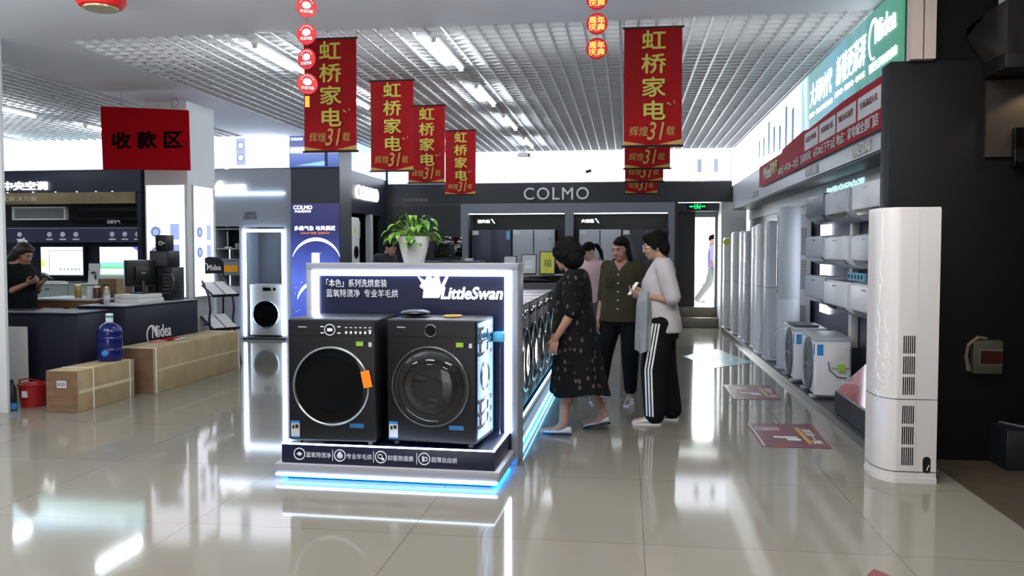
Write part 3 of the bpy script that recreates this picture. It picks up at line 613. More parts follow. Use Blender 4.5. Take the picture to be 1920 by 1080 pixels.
def washer(name, label, w, d, h, body, loc, rz, style, group=None, top=None):
    t = thing(name, label, 'washing machine', loc, rz, group); f = 0.022
    b = B(body).box(-w / 2, w / 2, 0, d, f, h, 0.012, 3)
    if top: b.m(top).box(-w / 2 + 0.004, w / 2 - 0.004, 0.012, d - 0.004, h, h + 0.006, 0.003)
    b.build('body', parent=t)
    b = B(M['black']);
    for sx in (-1, 1):
        for yy in (0.05, d - 0.05): b.cyl((sx * (w / 2 - 0.05), yy, 0), 0.022, f + 0.004, seg=14)
    b.build('foot', parent=t)
    zc, rr = (h * 0.47, w * 0.425) if style != 'white' else (h * 0.43, w * 0.40)
    if style == 'bubble': zc = h * 0.475; rr = w * 0.42
    ringm = {'flat': M['silver'], 'bubble': M['steel'], 'row': M['chrome'], 'white': M['chrome']}[style]
    b = B(ringm).ring((0, -0.012, zc), rr, 0.009 if style != 'white' else 0.012, seg=56, ts=10, flat=1.6); b.build('door_ring', parent=t)
    if style == 'bubble':
        b = B(rubber).lathe([(rr, -0.002), (rr * 0.93, 0.012), (rr * 0.72, 0.012), (rr * 0.66, -0.0)], (0, 0, zc), 'Y', 48); b.build('door_rim', parent=t)
        b = B(wdrum).lathe([(rr * 0.70, 0.006), (rr * 0.62, 0.004), (rr * 0.60, 0.002), (rr * 0.46, 0.0035), (rr * 0.45, 0.001), (0, 0.0015)], (0, 0, zc), 'Y', 40)
        for k in range(3):
            a = R(30 + 120 * k); b.ell((rr * 0.36 * math.cos(a), -0.004, zc + rr * 0.36 * math.sin(a)), (rr * 0.2, 0.006, rr * 0.09))
        for k in range(16): a = 2 * PI * k / 16; b.ell((rr * 0.52 * math.cos(a), -0.004, zc + rr * 0.52 * math.sin(a)), (0.008, 0.003, 0.008), 8)
        b.build('drum', parent=t)
        b = B(clear).lathe([(rr * 0.92, 0.012), (rr * 0.8, 0.034), (rr * 0.55, 0.052), (rr * 0.25, 0.058), (0, 0.059)], (0, 0, zc), 'Y', 44); b.build('door_glass', parent=t)
        b = B(M['chrome']).ring((0.0, -0.004, h * 0.915), 0.036, 0.005, seg=30).m(M['blackgloss']).disc((0, 0, h * 0.915), 0.032, 0.012, 28); b.build('dial', parent=t)
    else:
        b = B(wg).lathe([(rr, 0.004), (rr * 0.97, 0.016), (rr * 0.8, 0.022), (rr * 0.6, 0.019), (rr * 0.35, 0.012), (0, 0.01)], (0, 0, zc), 'Y', 48); b.build('door_glass', parent=t)
        if style == 'flat':
            b = B(glow('display_print', (215, 218, 225), 0.3, False)).ring((-0.01, -0.003, h * 0.915), 0.034, 0.0022, seg=30).box(-0.026, 0.006, -0.004, 0, h * 0.915 - 0.009, h * 0.915 + 0.009)
            for k in range(6): x = 0.09 + k * 0.031; b.box(x, x + 0.014, -0.003, 0, h * 0.932, h * 0.937).ell((x + 0.007, -0.002, h * 0.895), (0.007, 0.002, 0.009), 8)
            for x, z in ((-0.06, 0.94), (-0.06, 0.89), (0.05, 0.94), (0.05, 0.89), (0.252, 0.912)): b.box(x - 0.01, x + 0.01, -0.003, 0, h * z - 0.003, h * z + 0.003)
            b.build('control_display', parent=t)
        else:
            b = B(M['blackgloss']).box(-0.05, 0.09, -0.004, 0.002, h * 0.91 - 0.03, h * 0.91 + 0.03, 0.006) if style == 'white' else B(M['blackgloss']).box(-0.12, 0.2, -0.004, 0.002, h * 0.915 - 0.03, h * 0.915 + 0.03, 0.005)
            b.build('control_display', parent=t)
            b = B(M['chrome']).disc((0.16 if style == 'white' else -0.2, 0, h * 0.91), 0.027, 0.018, 24); b.build('dial', parent=t)
    if style in ('flat', 'bubble'):
        b = B(body).box(-w / 2 + 0.02, w / 2 - 0.02, -0.0015, 0, h * 0.868, h * 0.87); b.build('panel_seam', parent=t)
        b = B(M['paper']).box(-w * 0.475, -w * 0.375, -0.0015, 0, h * 0.055, h * 0.18); b.m(M['blue']).box(-w * 0.475, -w * 0.375, -0.002, 0, h * 0.165, h * 0.185).box(-w * 0.475, -w * 0.375, -0.002, 0, h * 0.05, h * 0.06)
        b.m(M['black']).box(-w * 0.46, -w * 0.435, -0.002, 0, h * 0.12, h * 0.15).box(-w * 0.425, -w * 0.39, -0.002, 0, h * 0.125, h * 0.155); b.build('price_sticker', parent=t)
        b = B(M['green']).box(w * 0.28, w * 0.36, -0.0015, 0, h * 0.79, h * 0.825).m(M['black']).box(w * 0.36, w * 0.42, -0.0015, 0, h * 0.79, h * 0.825).m(M['paper']).box(w * 0.42, w * 0.455, -0.0015, 0, h * 0.785, h * 0.82); b.build('energy_sticker', parent=t)
        b = B(mat('blue_foil', (50, 110, 160), 0.3) if 'blue_foil' not in bpy.data.materials else bpy.data.materials['blue_foil']).box(w * 0.2, w * 0.36, -0.0015, 0, h * 0.14, h * 0.175); b.build('blue_sticker', parent=t)
        text('LittleSwan', M['litdim'], t, (-w * 0.33, -0.001, h * 0.937), w=0.055, depth=0.001, bold=0.01)
    return t
wa = washer('washing_machine', 'dark front washer with a flat black door and an orange tag, left of the two', 0.575, 0.50, 0.80, wd, (-1.848, 5.10, 0.229), R(0), 'flat')
tg = B(M['orange']).box(-0.028, 0.028, -0.004, 0.0, -0.055, 0.05, X=Matrix.Translation((0.235, -0.028, 0.43)) @ Matrix.Rotation(R(-12), 4, 'Y')).build('orange_tag', parent=wa)
wb = washer('washing_machine', 'dark front washer with a clear bubble door, right of the two', 0.59, 0.43, 0.80, wd, (-1.215, 5.135, 0.229), R(-5.5), 'bubble')
b = B(M['silver'])     # shiny side sheet; blue tint and silver bars paint the LED frame's reflection
sx = 0.296; b.m(mat('blue_led_tint', (70, 120, 165), 0.25, 0.7)).box(sx - 0.004, sx, 0.03, 0.40, 0.05, 0.78).m(M['silver'])
b.ring((sx, 0.21, 0.43), 0.09, 0.006, 'X', 28)
for z in (0.12, 0.2, 0.28, 0.58, 0.66, 0.74): b.box(sx - 0.002, sx + 0.006, 0.06, 0.36, z - 0.012, z + 0.012, 0.004)
for z in (0.16, 0.24, 0.62, 0.70): b.box(sx - 0.002, sx + 0.005, 0.09, 0.14, z - 0.03, z + 0.03, 0.004).box(sx - 0.002, sx + 0.005, 0.26, 0.31, z - 0.03, z + 0.03, 0.004)
b.build('side_sheet_glint', parent=wb)
t = thing('gift_box', 'small clear blue tray leaning behind the bubble door washer', 'tray', (-0.872, 5.40, 0.229))
B(mat('blue_acrylic', (90, 190, 240), 0.15)).box(-0.005, 0.07, 0.08, 0.2, 0.63, 0.69, 0.004).build('tray', parent=t)
B(M['steel']).tube([(0.03, 0.14, 0), (0.03, 0.14, 0.63)], 0.006, 8).build('post', parent=t)
tag(B(M['black']).ell((-1.37, 5.36, 1.056), (0.10, 0.09, 0.022)).build('folded_cloth'), 'small black folded cloth lying on top of the bubble door washer', 'cloth')
tag(B(M['gold2']).ring((-1.12, 5.36, 1.036), 0.055, 0.007, 'Z', 28).build('cable_coil'), 'yellowish coil of cable lying on top of the bubble door washer', 'cable')
# long island behind the panel with washers facing the aisle
li = thing('display_stand', 'long glowing navy base under the row of washers along the aisle', 'display stand', (-0.77, 5.92, 0))
b = B(M['navy2']).box(-1.44, -0.05, 0, 3.9, 0, 0.05).m(bpy.data.materials['lip_grey']).box(-1.48, 0, 0, 3.9, 0.047, 0.107, 0.004).m(M['navy']).box(-1.46, -0.03, 0, 3.9, 0.107, 0.165); b.build('plinth', parent=li, smooth=False)
B(M['ledblue']).box(-0.05, -0.03, 0, 3.88, 0.018, 0.034).build('underglow_strip', parent=li, smooth=False)
B(M['ledcyan']).box(-0.042, -0.028, 0.0, 3.88, 0.163, 0.175).build('edge_light_strip', parent=li, smooth=False)
B(M['ledcyan']).box(-0.006, 0.006, 0.0, 3.88, 0.034, 0.047).build('lip_light_strip', parent=li, smooth=False)
wt = mat('pale_top', (205, 200, 214), 0.25)
nm = ['nearest', 'second', 'third', 'fourth', 'fifth', 'farthest']
w0 = washer('washing_machine', 'nearest washer in the row along the aisle, behind the navy panel', 0.60, 0.58, 0.85, mat('row_graphite', (26, 27, 33), 0.6, 0, 0.2), (-0.83, 6.22, 0.168), R(90), 'row', 'washers in the row along the aisle', wt)
for k in range(1, 6): dup(w0, (-0.83, 6.22 + 0.625 * k, 0.168), R(90), nm[k] + ' washer in the row along the aisle, counted from the navy panel')
# potted plant
t = thing('potted_plant', 'leafy green plant in a white tapered pot on top of the navy panel', 'plant', (-1.475, 5.74, 1.375)); t.scale = (1.12, 1.12, 1.1)
B(mat('pot_white', (205, 205, 205), 0.3)).lathe([(0, 0), (0.062, 0), (0.075, 0.05), (0.09, 0.11), (0.098, 0.16), (0.10, 0.168), (0.094, 0.168), (0.09, 0.155), (0, 0.15)], seg=36).build('pot', parent=t)
B(mat('soil', (48, 36, 26), 0.9)).lathe([(0, 0.156), (0.09, 0.154)], seg=24).build('soil', parent=t)
lf = noisy(mat('leaf_green', (100, 148, 38), 0.4), (52, 104, 34), 9); st = mat('stem_green', (110, 150, 60), 0.5)
b = B(lf); q = B(st); rg = random.Random(5)
for k in range(64):
    a = rg.uniform(0, 2 * PI); rad = rg.uniform(0.02, 0.155); hh = 0.25 + rg.uniform(-0.05, 0.085) - (rad / 0.16) ** 2 * 0.12
    tip0 = Vector((rad * math.cos(a), 0.7 * rad * math.sin(a), hh)); base = Vector((0.055 * math.cos(a) * rg.random(), 0.055 * math.sin(a) * rg.random(), 0.155))
    mid = (base + tip0) / 2 + Vector((0, 0, 0.03)); q.tube([base, mid, tip0], 0.0022, 5)
    ln = rg.uniform(0.06, 0.095); wd2 = ln * rg.uniform(0.24, 0.33); dr = Vector((math.cos(a + rg.uniform(-.7, .7)), math.sin(a + rg.uniform(-.7, .7)), rg.uniform(-0.5, 0.45) - rad * 4)).normalized()
    sd = dr.cross(Vector((0, 0, 1))).normalized(); nn = sd.cross(dr)
    L0 = [(0, 0, 0), (0.15, 0.7, 0.1), (0.4, 1, 0.15), (0.7, 0.65, 0.05), (1, 0, -0.25)]
    c = [tip0 + dr * ln * u + nn * ln * v * 0.6 for u, _, v in L0]
    lft = [tip0 + dr * ln * u + sd * wd2 * s + nn * ln * (v * 0.6 + 0.08 * s) for u, s, v in L0]; rgt = [tip0 + dr * ln * u - sd * wd2 * s + nn * ln * (v * 0.6 + 0.08 * s) for u, s, v in L0]
    for j in range(4):
        for side in (lft, rgt):
            P = [c[j], side[j], side[j + 1], c[j + 1]]; P2 = []
            for p in P:
                if all((p - r).length > 1e-6 for r in P2): P2.append(p)
            b.quad(P2)
o = b.build('foliage', parent=t, angle=60); q.build('stem', parent=t)

# ================================================================ REAR ISLAND, FRAMES, MONITOR
t = thing('display_counter', 'dark counter beyond the washer row with standing cards on it', 'counter', (-1.55, 10.25, 0))
B(M['navy2']).box(-0.95, 0.8, -0.3, 0.35, 0, 1.10, 0.005).build('body', parent=t); B(M['blackgloss']).box(-0.98, 0.83, -0.33, 0.38, 1.10, 1.185, 0.006).build('worktop', parent=t)
yel = mat('card_yellow', (196, 200, 70), 0.5)
for x, w, h, mt, lab, s in ((-1.41, 0.165, 0.225, M['paper'], 'white framed notice left of the three on the dark counter', '限时特惠'), (-1.18, 0.19, 0.245, M['paper'], 'white framed notice in the middle of the three on the dark counter', '以旧\n换新'), (-0.955, 0.19, 0.28, yel, 'yellow framed card at the right of the three on the dark counter', '福')):
    t = thing('picture_frame', lab, 'picture frame', (x, 10.12, 1.185))
    X = Matrix.Rotation(R(-8), 4, 'X')
    B(M['black']).box(-w / 2, w / 2, 0, 0.012, 0, h, 0.003, X=X).box(-0.01, 0.01, 0.01, 0.06, 0, 0.01).build('frame', parent=t)
    o = B(mt).box(-w / 2 + 0.012, w / 2 - 0.012, -0.002, 0, 0.012, h - 0.012, X=X).build('card', parent=t)
    tt = text(s, bpy.data.materials['pale_picture'] if mt is not yel else mat('olive_ink', (70, 90, 20), 0.6), t, (0, -0.003, h * 0.48), w=w * 0.5, depth=0.001); tt.data.transform(X)
t = thing('desk', 'dark service desk far behind the plant', 'desk', (-2.9, 12.3, 0))
B(M['navy2']).box(-0.35, 0.75, -0.3, 0.3, 0, 1.28, 0.005).build('body', parent=t); B(M['black']).box(-0.37, 0.77, -0.32, 0.32, 1.28, 1.32, 0.004).build('worktop', parent=t)
t = thing('monitor', 'black screen on the far desk just right of the plant', 'monitor', (-2.62, 12.2, 1.32))
B(M['blackgloss']).box(-0.21, 0.21, 0, 0.03, 0.05, 0.36, 0.006).build('screen', parent=t); B(M['black']).box(-0.02, 0.02, 0.02, 0.04, 0.0, 0.12).box(-0.09, 0.09, -0.04, 0.1, 0, 0.012).build('stand', parent=t)
tag(B(M['paper']).box(-2.34, -2.24, 12.05, 12.2, 1.32, 1.36, 0.004).build('paper_box'), 'small white box on the far desk beside the black screen', 'box')

# ================================================================ FRIDGES IN THE REAR NICHES
fn = mat('fridge_navy', (42, 47, 66), 0.35, 0.1); fl = mat('fridge_pale', (160, 166, 174), 0.35); fd = mat('fridge_charcoal', (52, 55, 64), 0.35, 0.1)
def fridge(x0, x1, mt, label, sticker, zt=1.885):
    w = (x1 - x0); t = thing('refrigerator', label, 'refrigerator', ((x0 + x1) / 2, 16.1, 0))
    B(M['black']).box(-w / 2, w / 2, 0.03, 0.5, 0, zt).build('cabinet', parent=t, smooth=False)
    for s in (-1, 1):
        o = B(mt).box(min(0.004 * s, s * (w / 2 - 0.004)), max(0.004 * s, s * (w / 2 - 0.004)), -0.02, 0.03, 0.75, zt - 0.002, 0.006).build('door', parent=t)
        B(M['greydk']).box(0.006 * s - 0.004, 0.006 * s + 0.004, -0.022, -0.01, 0.8, zt - 0.02).build('handle', parent=o)
    B(mt).box(-w / 2 + 0.004, w / 2 - 0.004, -0.02, 0.03, 0.40, 0.74, 0.006).build('drawer', parent=t); B(mt).box(-w / 2 + 0.004, w / 2 - 0.004, -0.02, 0.03, 0.04, 0.39, 0.006).build('drawer', parent=t)
    B(M['paper']).box(-w / 2 + 0.02, -w / 2 + 0.14, -0.024, -0.02, zt - 0.10, zt - 0.02).build('paper_label', parent=t)
    if sticker == 'blue': B(mat('fridge_sticker', (110, 160, 200), 0.4)).box(w / 2 - 0.1, w / 2 - 0.03, -0.024, -0.02, zt - 0.19, zt - 0.03).build('blue_sticker', parent=t)
    if sticker == 'grey': B(M['grey']).disc((w / 2 - 0.09, -0.02, zt - 0.17), 0.03, 0.003, 18).build('round_sticker', parent=t)
fridge(-2.99, -2.21, fn, 'navy double door refrigerator, leftmost in the rear niches', 'blue')
fridge(-2.19, -1.37, fl, 'pale grey double door refrigerator in the left rear niche', 'grey')
fridge(-0.915, -0.115, fl, 'pale grey double door refrigerator in the right rear niche', None)
fridge(-0.10, 0.74, fd, 'charcoal double door refrigerator behind the woman in the white top', None)
for x0, x1, l in ((-3.04, -1.17, 'light strip at the top of the left rear niche'), (-1.02, 0.76, 'light strip at the top of the right rear niche')):
    tag(B(glow('led_soft', (235, 245, 240), 4.5) if 'led_soft' not in bpy.data.materials else bpy.data.materials['led_soft']).box(x0 + 0.02, x1 - 0.02, 15.99, 16.03, 2.175, 2.188).build('led_strip', smooth=False), l, 'light strip')
for x, s, l in ((-2.73, '新升级', 'small lit label above the navy refrigerator'), (-0.73, '大容量', 'small lit label above the pale refrigerator of the right niche')):
    t = thing('lit_label', l, 'sign', (x, 16.1, 2.045)); b = B(M['black']).box(-0.16, 0.2, 0.0, 0.02, -0.05, 0.05); b.build('plate', parent=t)
    text(s, M['lettering'], t, (-0.02, -0.002, 0.0), w=0.24, h=0.065, bold=0.04); B(M['lettering']).prism([(0.12, -0.004, 0.045), (0.14, -0.004, 0.045), (0.2, -0.004, -0.04), (0.18, -0.004, -0.04)], (0, 0.003, 0)).build('slash', parent=t)

# ================================================================ ITEMS OF THE DARK SIDE NICHE AND THE WASHER NICHE
t = thing('floor_air_conditioner', 'white cabinet air conditioner with a yellow sticker beside the blue poster', 'air conditioner', (-4.78, 13.62, 0))
B(M['offwhite']).box(-0.25, 0.1, 0.35, 0.78, 0, 2.06, 0.03, 3).build('body', parent=t)
B(M['blackgloss']).lathe([(0, 0), (0.11, 0), (0.11, 0.012), (0, 0.016)], (0.1, 0.565, 1.45), 'X', 28, X=None).build('outlet', parent=t)
B(mat('sticker_yellow', (200, 210, 60), 0.5)).lathe([(0, 0), (0.055, 0), (0, 0.004)], (0.101, 0.52, 1.83), 'X', 20).build('sticker', parent=t)
t = thing('wall_panel_heater', 'white appliance panel on the dark shelf of the side niche', 'appliance', (-4.95, 14.5, 0))
B(M['greylt']).box(-0.2, 0.12, -0.1, 0.42, 1.70, 2.02, 0.02, 3).build('body', parent=t); B(M['black']).box(0.12, 0.125, -0.05, 0.0, 1.8, 1.88).build('display', parent=t)
B(M['navy2']).box(-0.3, 0.1, -0.1, 0.45, 0, 1.70).build('cabinet', parent=t, smooth=False); B(M['silver']).box(0.1, 0.115, 0.0, 0.25, 1.52, 1.54).box(0.1, 0.115, 0.0, 0.38, 1.38, 1.395).build('handle', parent=t)
washer('washing_machine', 'silver front washer inside the glowing niche frame', 0.56, 0.5, 0.875, mat('washer_silver', (172, 170, 168), 0.35, 0.2), (-5.966, 13.34, 0.04), 0, 'white')
# shelf niche left of it
sh = thing('wall_shelf', 'grey niche shelves beside the washer niche', 'shelf', (-6.625, 13.4, 0))
b = B(M['greylt']); b.box(-0.23, 0.225, -0.05, 0.45, 1.83, 1.85).box(-0.23, 0.225, -0.05, 0.45, 1.50, 1.52).box(-0.23, 0.225, -0.08, 0.45, 0.80, 0.88).box(-0.235, -0.225, -0.05, 0.45, 0.8, 2.25); b.build('board', parent=sh, smooth=False)
B(M['navy2']).box(-0.23, 0.225, 0.45, 0.47, 1.52, 2.25).build('back_board', parent=sh, smooth=False)
t = thing('bottle', 'white and red bottle on the top niche shelf', 'bottle', (-6.7, 13.5, 1.85)); B(M['white']).lathe([(0, 0), (0.03, 0), (0.03, 0.2), (0.015, 0.24), (0.015, 0.27), (0, 0.27)], seg=18).build('body', parent=t); B(M['red']).lathe([(0.031, 0.05), (0.031, 0.16)], seg=18).build('label', parent=t)
t = thing('detergent_box', 'blue detergent pack on the top niche shelf', 'box', (-6.46, 13.5, 1.85)); B(mat('pack_blue', (60, 110, 215), 0.4)).box(-0.07, 0.07, -0.03, 0.04, 0, 0.25, 0.006).build('pack', parent=t); B(M['white']).box(-0.05, 0.05, -0.033, -0.03, 0.12, 0.2).build('label', parent=t)
t = thing('vacuum_stick', 'white stick tool on the second niche shelf', 'tool', (-6.70, 13.5, 1.52)); B(M['white']).tube([(0, 0, 0.02), (-0.005, 0, 0.28)], 0.012, 10).build('handle', parent=t); B(M['white']).box(-0.05, 0.07, -0.03, 0.03, 0, 0.025, 0.006).build('head', parent=t)
tag(B(M['grey']).box(-6.56, -6.46, 13.46, 13.56, 1.52, 1.60, 0.01).build('grey_canister'), 'small grey canister on the second niche shelf', 'canister')
t = thing('steam_oven', 'built-in grey oven with an amber window in the niche', 'oven', (-6.63, 13.42, 1.06)); B(M['grey']).box(-0.17, 0.19, 0, 0.42, 0, 0.28, 0.006).build('body', parent=t); B(glow('amber', (190, 130, 30), 0.2, False)).box(-0.1, 0.14, -0.008, 0, 0.06, 0.17).build('window', parent=t); B(M['silver']).box(-0.15, 0.17, -0.02, -0.01, 0.245, 0.255).build('handle', parent=t)
B(M['grey']).box(0.0, 0.02, 0.0, 0.02, 0, 0.01).build('bracket', parent=t)
# left display wall: grilles, icons, screens
t = thing('ceiling_duct_unit', 'white slatted air outlet on the far left display wall', 'air conditioner', (-10.18, 13.5, 2.13))
b = B(M['white']); b.box(-0.52, 0.5, 0, 0.1, 0.09, 0.115).box(-0.52, 0.5, 0, 0.1, -0.115, -0.09).box(0.47, 0.5, 0, 0.1, -0.1, 0.1).box(-0.52, -0.49, 0, 0.1, -0.1, 0.1); b.build('frame', parent=t, smooth=False)
b = B(M['greylt'])
for k in range(9): z = -0.08 + k * 0.02; b.box(-0.5, 0.48, 0.02, 0.05, z, z + 0.007)
for k in range(40): x = -0.48 + k * 0.024; b.box(x, x + 0.004, 0.03, 0.05, -0.09, 0.09)
b.m(M['greydk']).box(-0.5, 0.48, 0.06, 0.1, -0.1, 0.1); b.build('louvre', parent=t, smooth=False)
t = thing('duct_recess', 'black recessed air outlet right of the white slatted one', 'air conditioner', (-8.93, 13.5, 2.12))
b = B(M['blackgloss']).box(-0.68, 0.67, 0.02, 0.1, -0.15, 0.15); b.m(M['black']).box(-0.6, 0.6, 0.0, 0.02, -0.1, -0.08).box(-0.5, 0.6, 0.0, 0.02, 0.04, 0.1); b.build('body', parent=t)
t = thing('icon_strip', 'dark strip with a row of pale icons above the two lit screens', 'sign', (-9.5, 13.5, 1.74))
B(mat('strip_blue', (58, 62, 84), 0.35)).box(-1.3, 1.28, 0, 0.05, -0.12, 0.13).build('board', parent=t, smooth=False)
B(M['greylt']).box(-1.3, 1.28, -0.01, 0.02, 0.125, 0.135).build('trim', parent=t, smooth=False)
b = B(M['litdim'])
for x in (-1.06, -0.49, -0.24, 0.01, 0.69, 0.925, 1.16): b.ring((x, -0.002, 0.02), 0.035, 0.007, seg=18).ell((x, -0.002, 0.02), (0.018, 0.004, 0.02), 8).box(x - 0.06, x + 0.06, -0.004, 0, -0.075, -0.055)
b.build('icon', parent=t)
tt = text('全屋空气', M['litdim'], t, (0.72, -0.002, 0.235), w=0.25, h=0.06)
def screen(x0, x1, z0, z1, mt, label, extra):
    t = thing('television', label, 'screen', ((x0 + x1) / 2, 13.5, (z0 + z1) / 2)); w, h = (x1 - x0) / 2, (z1 - z0) / 2
    B(M['black']).box(-w - 0.025, w + 0.025, 0.002, 0.08, -h - 0.05, h + 0.02, 0.005).build('casing', parent=t); B(mt).box(-w, w, -0.002, 0.002, -h, h).build('panel', parent=t, smooth=False); extra(t, w, h)
def ex1(t, w, h):
    b = B(glow('room_grey', (150, 155, 165), 0.4, False)); b.box(-w * 0.62, -w * 0.58, -0.005, -0.002, -h * 0.7, h * 0.75).box(-w * 0.6, w, -0.005, -0.002, h * 0.72, h * 0.78)
    for k in range(6): b.box(-w * 0.1 + k * 0.07, -w * 0.1 + k * 0.07 + 0.03, -0.005, -0.002, -h * 0.65, -h * 0.5)
    b.m(glow('room_green', (190, 215, 60), 0.8, False)).box(-w, -w * 0.85, -0.005, -0.002, -h * 0.4, h * 0.1); b.build('picture', parent=t)
screen(-10.16, -9.37, 1.05, 1.54, ramp_glow('room_picture', [(0, (150, 160, 175)), (0.15, (240, 242, 250)), (1, (250, 250, 255))], 0.75, 2, -0.25, 0.25), 'lit screen with a bright room picture behind the woman with the phone', ex1)
def ex2(t, w, h):
    text('绿色生活', glow('sky_print', (170, 200, 225), 0.8, False), t, (-w * 0.4, -0.004, h * 0.55), w=0.3, h=0.05, depth=0.002); B(glow('violet_corner', (120, 120, 235), 0.45, False)).prism([(w * 0.5, -0.005, h), (w, -0.005, h), (w, -0.005, h * 0.5)], (0, 0.002, 0)).build('picture', parent=t)
screen(-9.05, -8.24, 0.99, 1.54, ramp_glow('meadow_picture', [(0, (20, 70, 45)), (0.1, (40, 110, 75)), (0.2, (225, 240, 240)), (0.3, (235, 245, 245)), (0.34, (90, 190, 130)), (0.42, (130, 205, 165)), (0.5, (140, 190, 215)), (0.56, (225, 240, 245)), (1, (240, 248, 255))], 0.65, 2, -0.28, 0.28), 'lit screen with a green meadow picture right of the room picture', ex2)
# ================================================================ LEFT SERVICE COUNTER
t = thing('counter', 'dark navy front counter at the left, behind the white panel and red bucket', 'counter', (-6.4, 8.08, 0))
B(M['navy']).box(-0.8, 0.9, -0.25, 0.22, 0.0, 0.815, 0.006).build('body', parent=t); b = B(M['navy']).box(-0.81, 0.91, -0.27, 0.24, 0.815, 0.84, 0.008); b.m(M['greylt']).box(-0.8, 0.9, -0.268, -0.255, 0.838, 0.846); b.build('worktop', parent=t)
t = thing('counter', 'navy service counter with a white emblem and wordmark facing the aisle', 'counter', (-5.37, 8.45, 0), R(-4))
B(M['navy']).box(-0.6, 0, 0, 1.36, 0, 0.84, 0.006).build('body', parent=t); b = B(M['navy']).box(-0.6, 0.004, -0.004, 1.365, 0.84, 0.865, 0.004); b.m(M['greylt']).box(-0.595, -0.02, 0.01, 1.35, 0.865, 0.869); b.build('worktop', parent=t)
text('Midea', M['white'], t, (0.002, 0.62, 0.545), w=0.36, h=0.145, face='+X', bold=0.012, depth=0.004)
b = B(M['white']); b.X = Matrix.Translation((0.002, 0, 0)) @ Matrix.Rotation(R(90), 4, 'Z'); logo_mark(b, 0.43, 0.515, 0.088); b.build('logo', parent=t)
t = thing('side_table', 'wooden edged table with jars behind the navy front counter', 'table', (-6.42, 9.32, 0))
wood = noisy(mat('table_wood', (120, 82, 50), 0.45), (98, 64, 38), 4, (1, 8, 8))
B(wood).box(-0.5, 0.42, -0.3, 0.3, 0.80, 0.885, 0.004).build('apron', parent=t); B(M['greylt']).box(-0.52, 0.44, -0.32, 0.32, 0.885, 0.91, 0.004).build('tabletop', parent=t)
for x in (-0.45, 0.37):
    for y in (-0.25, 0.25): B(wood).box(x - 0.025, x + 0.025, y - 0.025, y + 0.025, 0, 0.80).build('leg', parent=t)
jarg = mat('jar_glass', (170, 165, 140), 0.08, 0, 0.5, 0.3); hon = mat('honey', (150, 120, 40), 0.2); tea = mat('tea_brown', (80, 50, 34), 0.4)
def jar(x, y, z, r, h, mt, lidm, label):
    t = thing('jar', label, 'jar', (x, y, z))
    B(mt).lathe([(0, 0), (r, 0), (r * 1.05, h * 0.1), (r * 1.05, h * 0.7), (r * 0.8, h * 0.82), (r * 0.8, h * 0.86), (0, h * 0.86)], seg=20).build('body', parent=t); B(lidm).cyl((0, 0, h * 0.86), r * 0.9, h * 0.14, seg=20).build('lid', parent=t)
jar(-6.44, 9.18, 0.91, 0.038, 0.165, hon, M['white'], 'tall glass jar with a white lid left of the brown carton')
jar(-6.27, 9.16, 0.91, 0.04, 0.135, M['paper'], M['white'], 'short pale jar in front of the brown carton')
jar(-6.17, 9.14, 0.91, 0.04, 0.145, tea, M['white'], 'brown jar in front of the brown carton')
jar(-6.05, 9.14, 0.91, 0.036, 0.165, hon, M['black'], 'honey coloured jar with a black lid in front of the brown carton')
t = thing('carton', 'open brown carton standing on the wooden edged table behind the jars', 'box', (-6.13, 9.4, 0.91))
B(M['cardbrown']).box(-0.2, 0.16, 0, 0.14, 0, 0.22).build('body', parent=t, smooth=False); B(M['card']).box(0.04, 0.16, -0.004, 0, 0.0, 0.22).build('flap', parent=t, smooth=False); B(M['paper']).box(-0.2, 0.16, 0, 0.14, 0.22, 0.25).build('tray', parent=t, smooth=False)
t = thing('card_stand', 'white printed card standing up in front of the meadow screen', 'card', (-8.55, 12.6, 0.95)); B(M['paper']).box(-0.11, 0.09, -0.006, 0.006, 0, 0.32, X=Matrix.Rotation(R(-6), 4, 'X')).build('card', parent=t); b = B(M['greydk']).ell((0.0, -0.02, 0.17), (0.05, 0.004, 0.02)).ell((0.03, -0.015, 0.1), (0.02, 0.004, 0.04)).ell((-0.07, -0.025, 0.22), (0.012, 0.003, 0.012)); b.build('picture', parent=t)
t = thing('low_cabinet', 'long pale grey low cabinet with a teal label along the left display wall', 'cabinet', (-9.3, 12.75, 0))
B(mat('greygreen', (150, 160, 156), 0.5)).box(-1.0, 1.1, -0.25, 0.4, 0, 0.93, 0.005).build('body', parent=t); B(M['offwhite']).box(-1.02, 1.12, -0.27, 0.42, 0.93, 0.95, 0.004).build('worktop', parent=t)
b = B(M['teal']).box(-0.38, -0.26, -0.254, -0.25, 0.7, 0.78).m(M['greydk']).box(-0.05, 0.02, -0.254, -0.25, 0.84, 0.86).box(-0.36, -0.3, -0.254, -0.25, 0.65, 0.66); b.build('label', parent=t)
for x in (-0.2, 0.35, 0.8): B(M['greydk']).box(x, x + 0.006, -0.253, -0.25, 0.05, 0.92).build('seam', parent=t)
tag(B(M['paper']).box(-9.55, -9.2, 12.55, 12.8, 0.95, 0.975, 0.003).build('paper_stack'), 'stack of papers on the low cabinet below the room picture screen', 'papers')
tag(B(M['dark']).box(-8.95, -8.75, 12.5, 12.75, 0.95, 0.97, 0.003).build('folder'), 'dark folder on the low cabinet left of the printed card', 'folder')
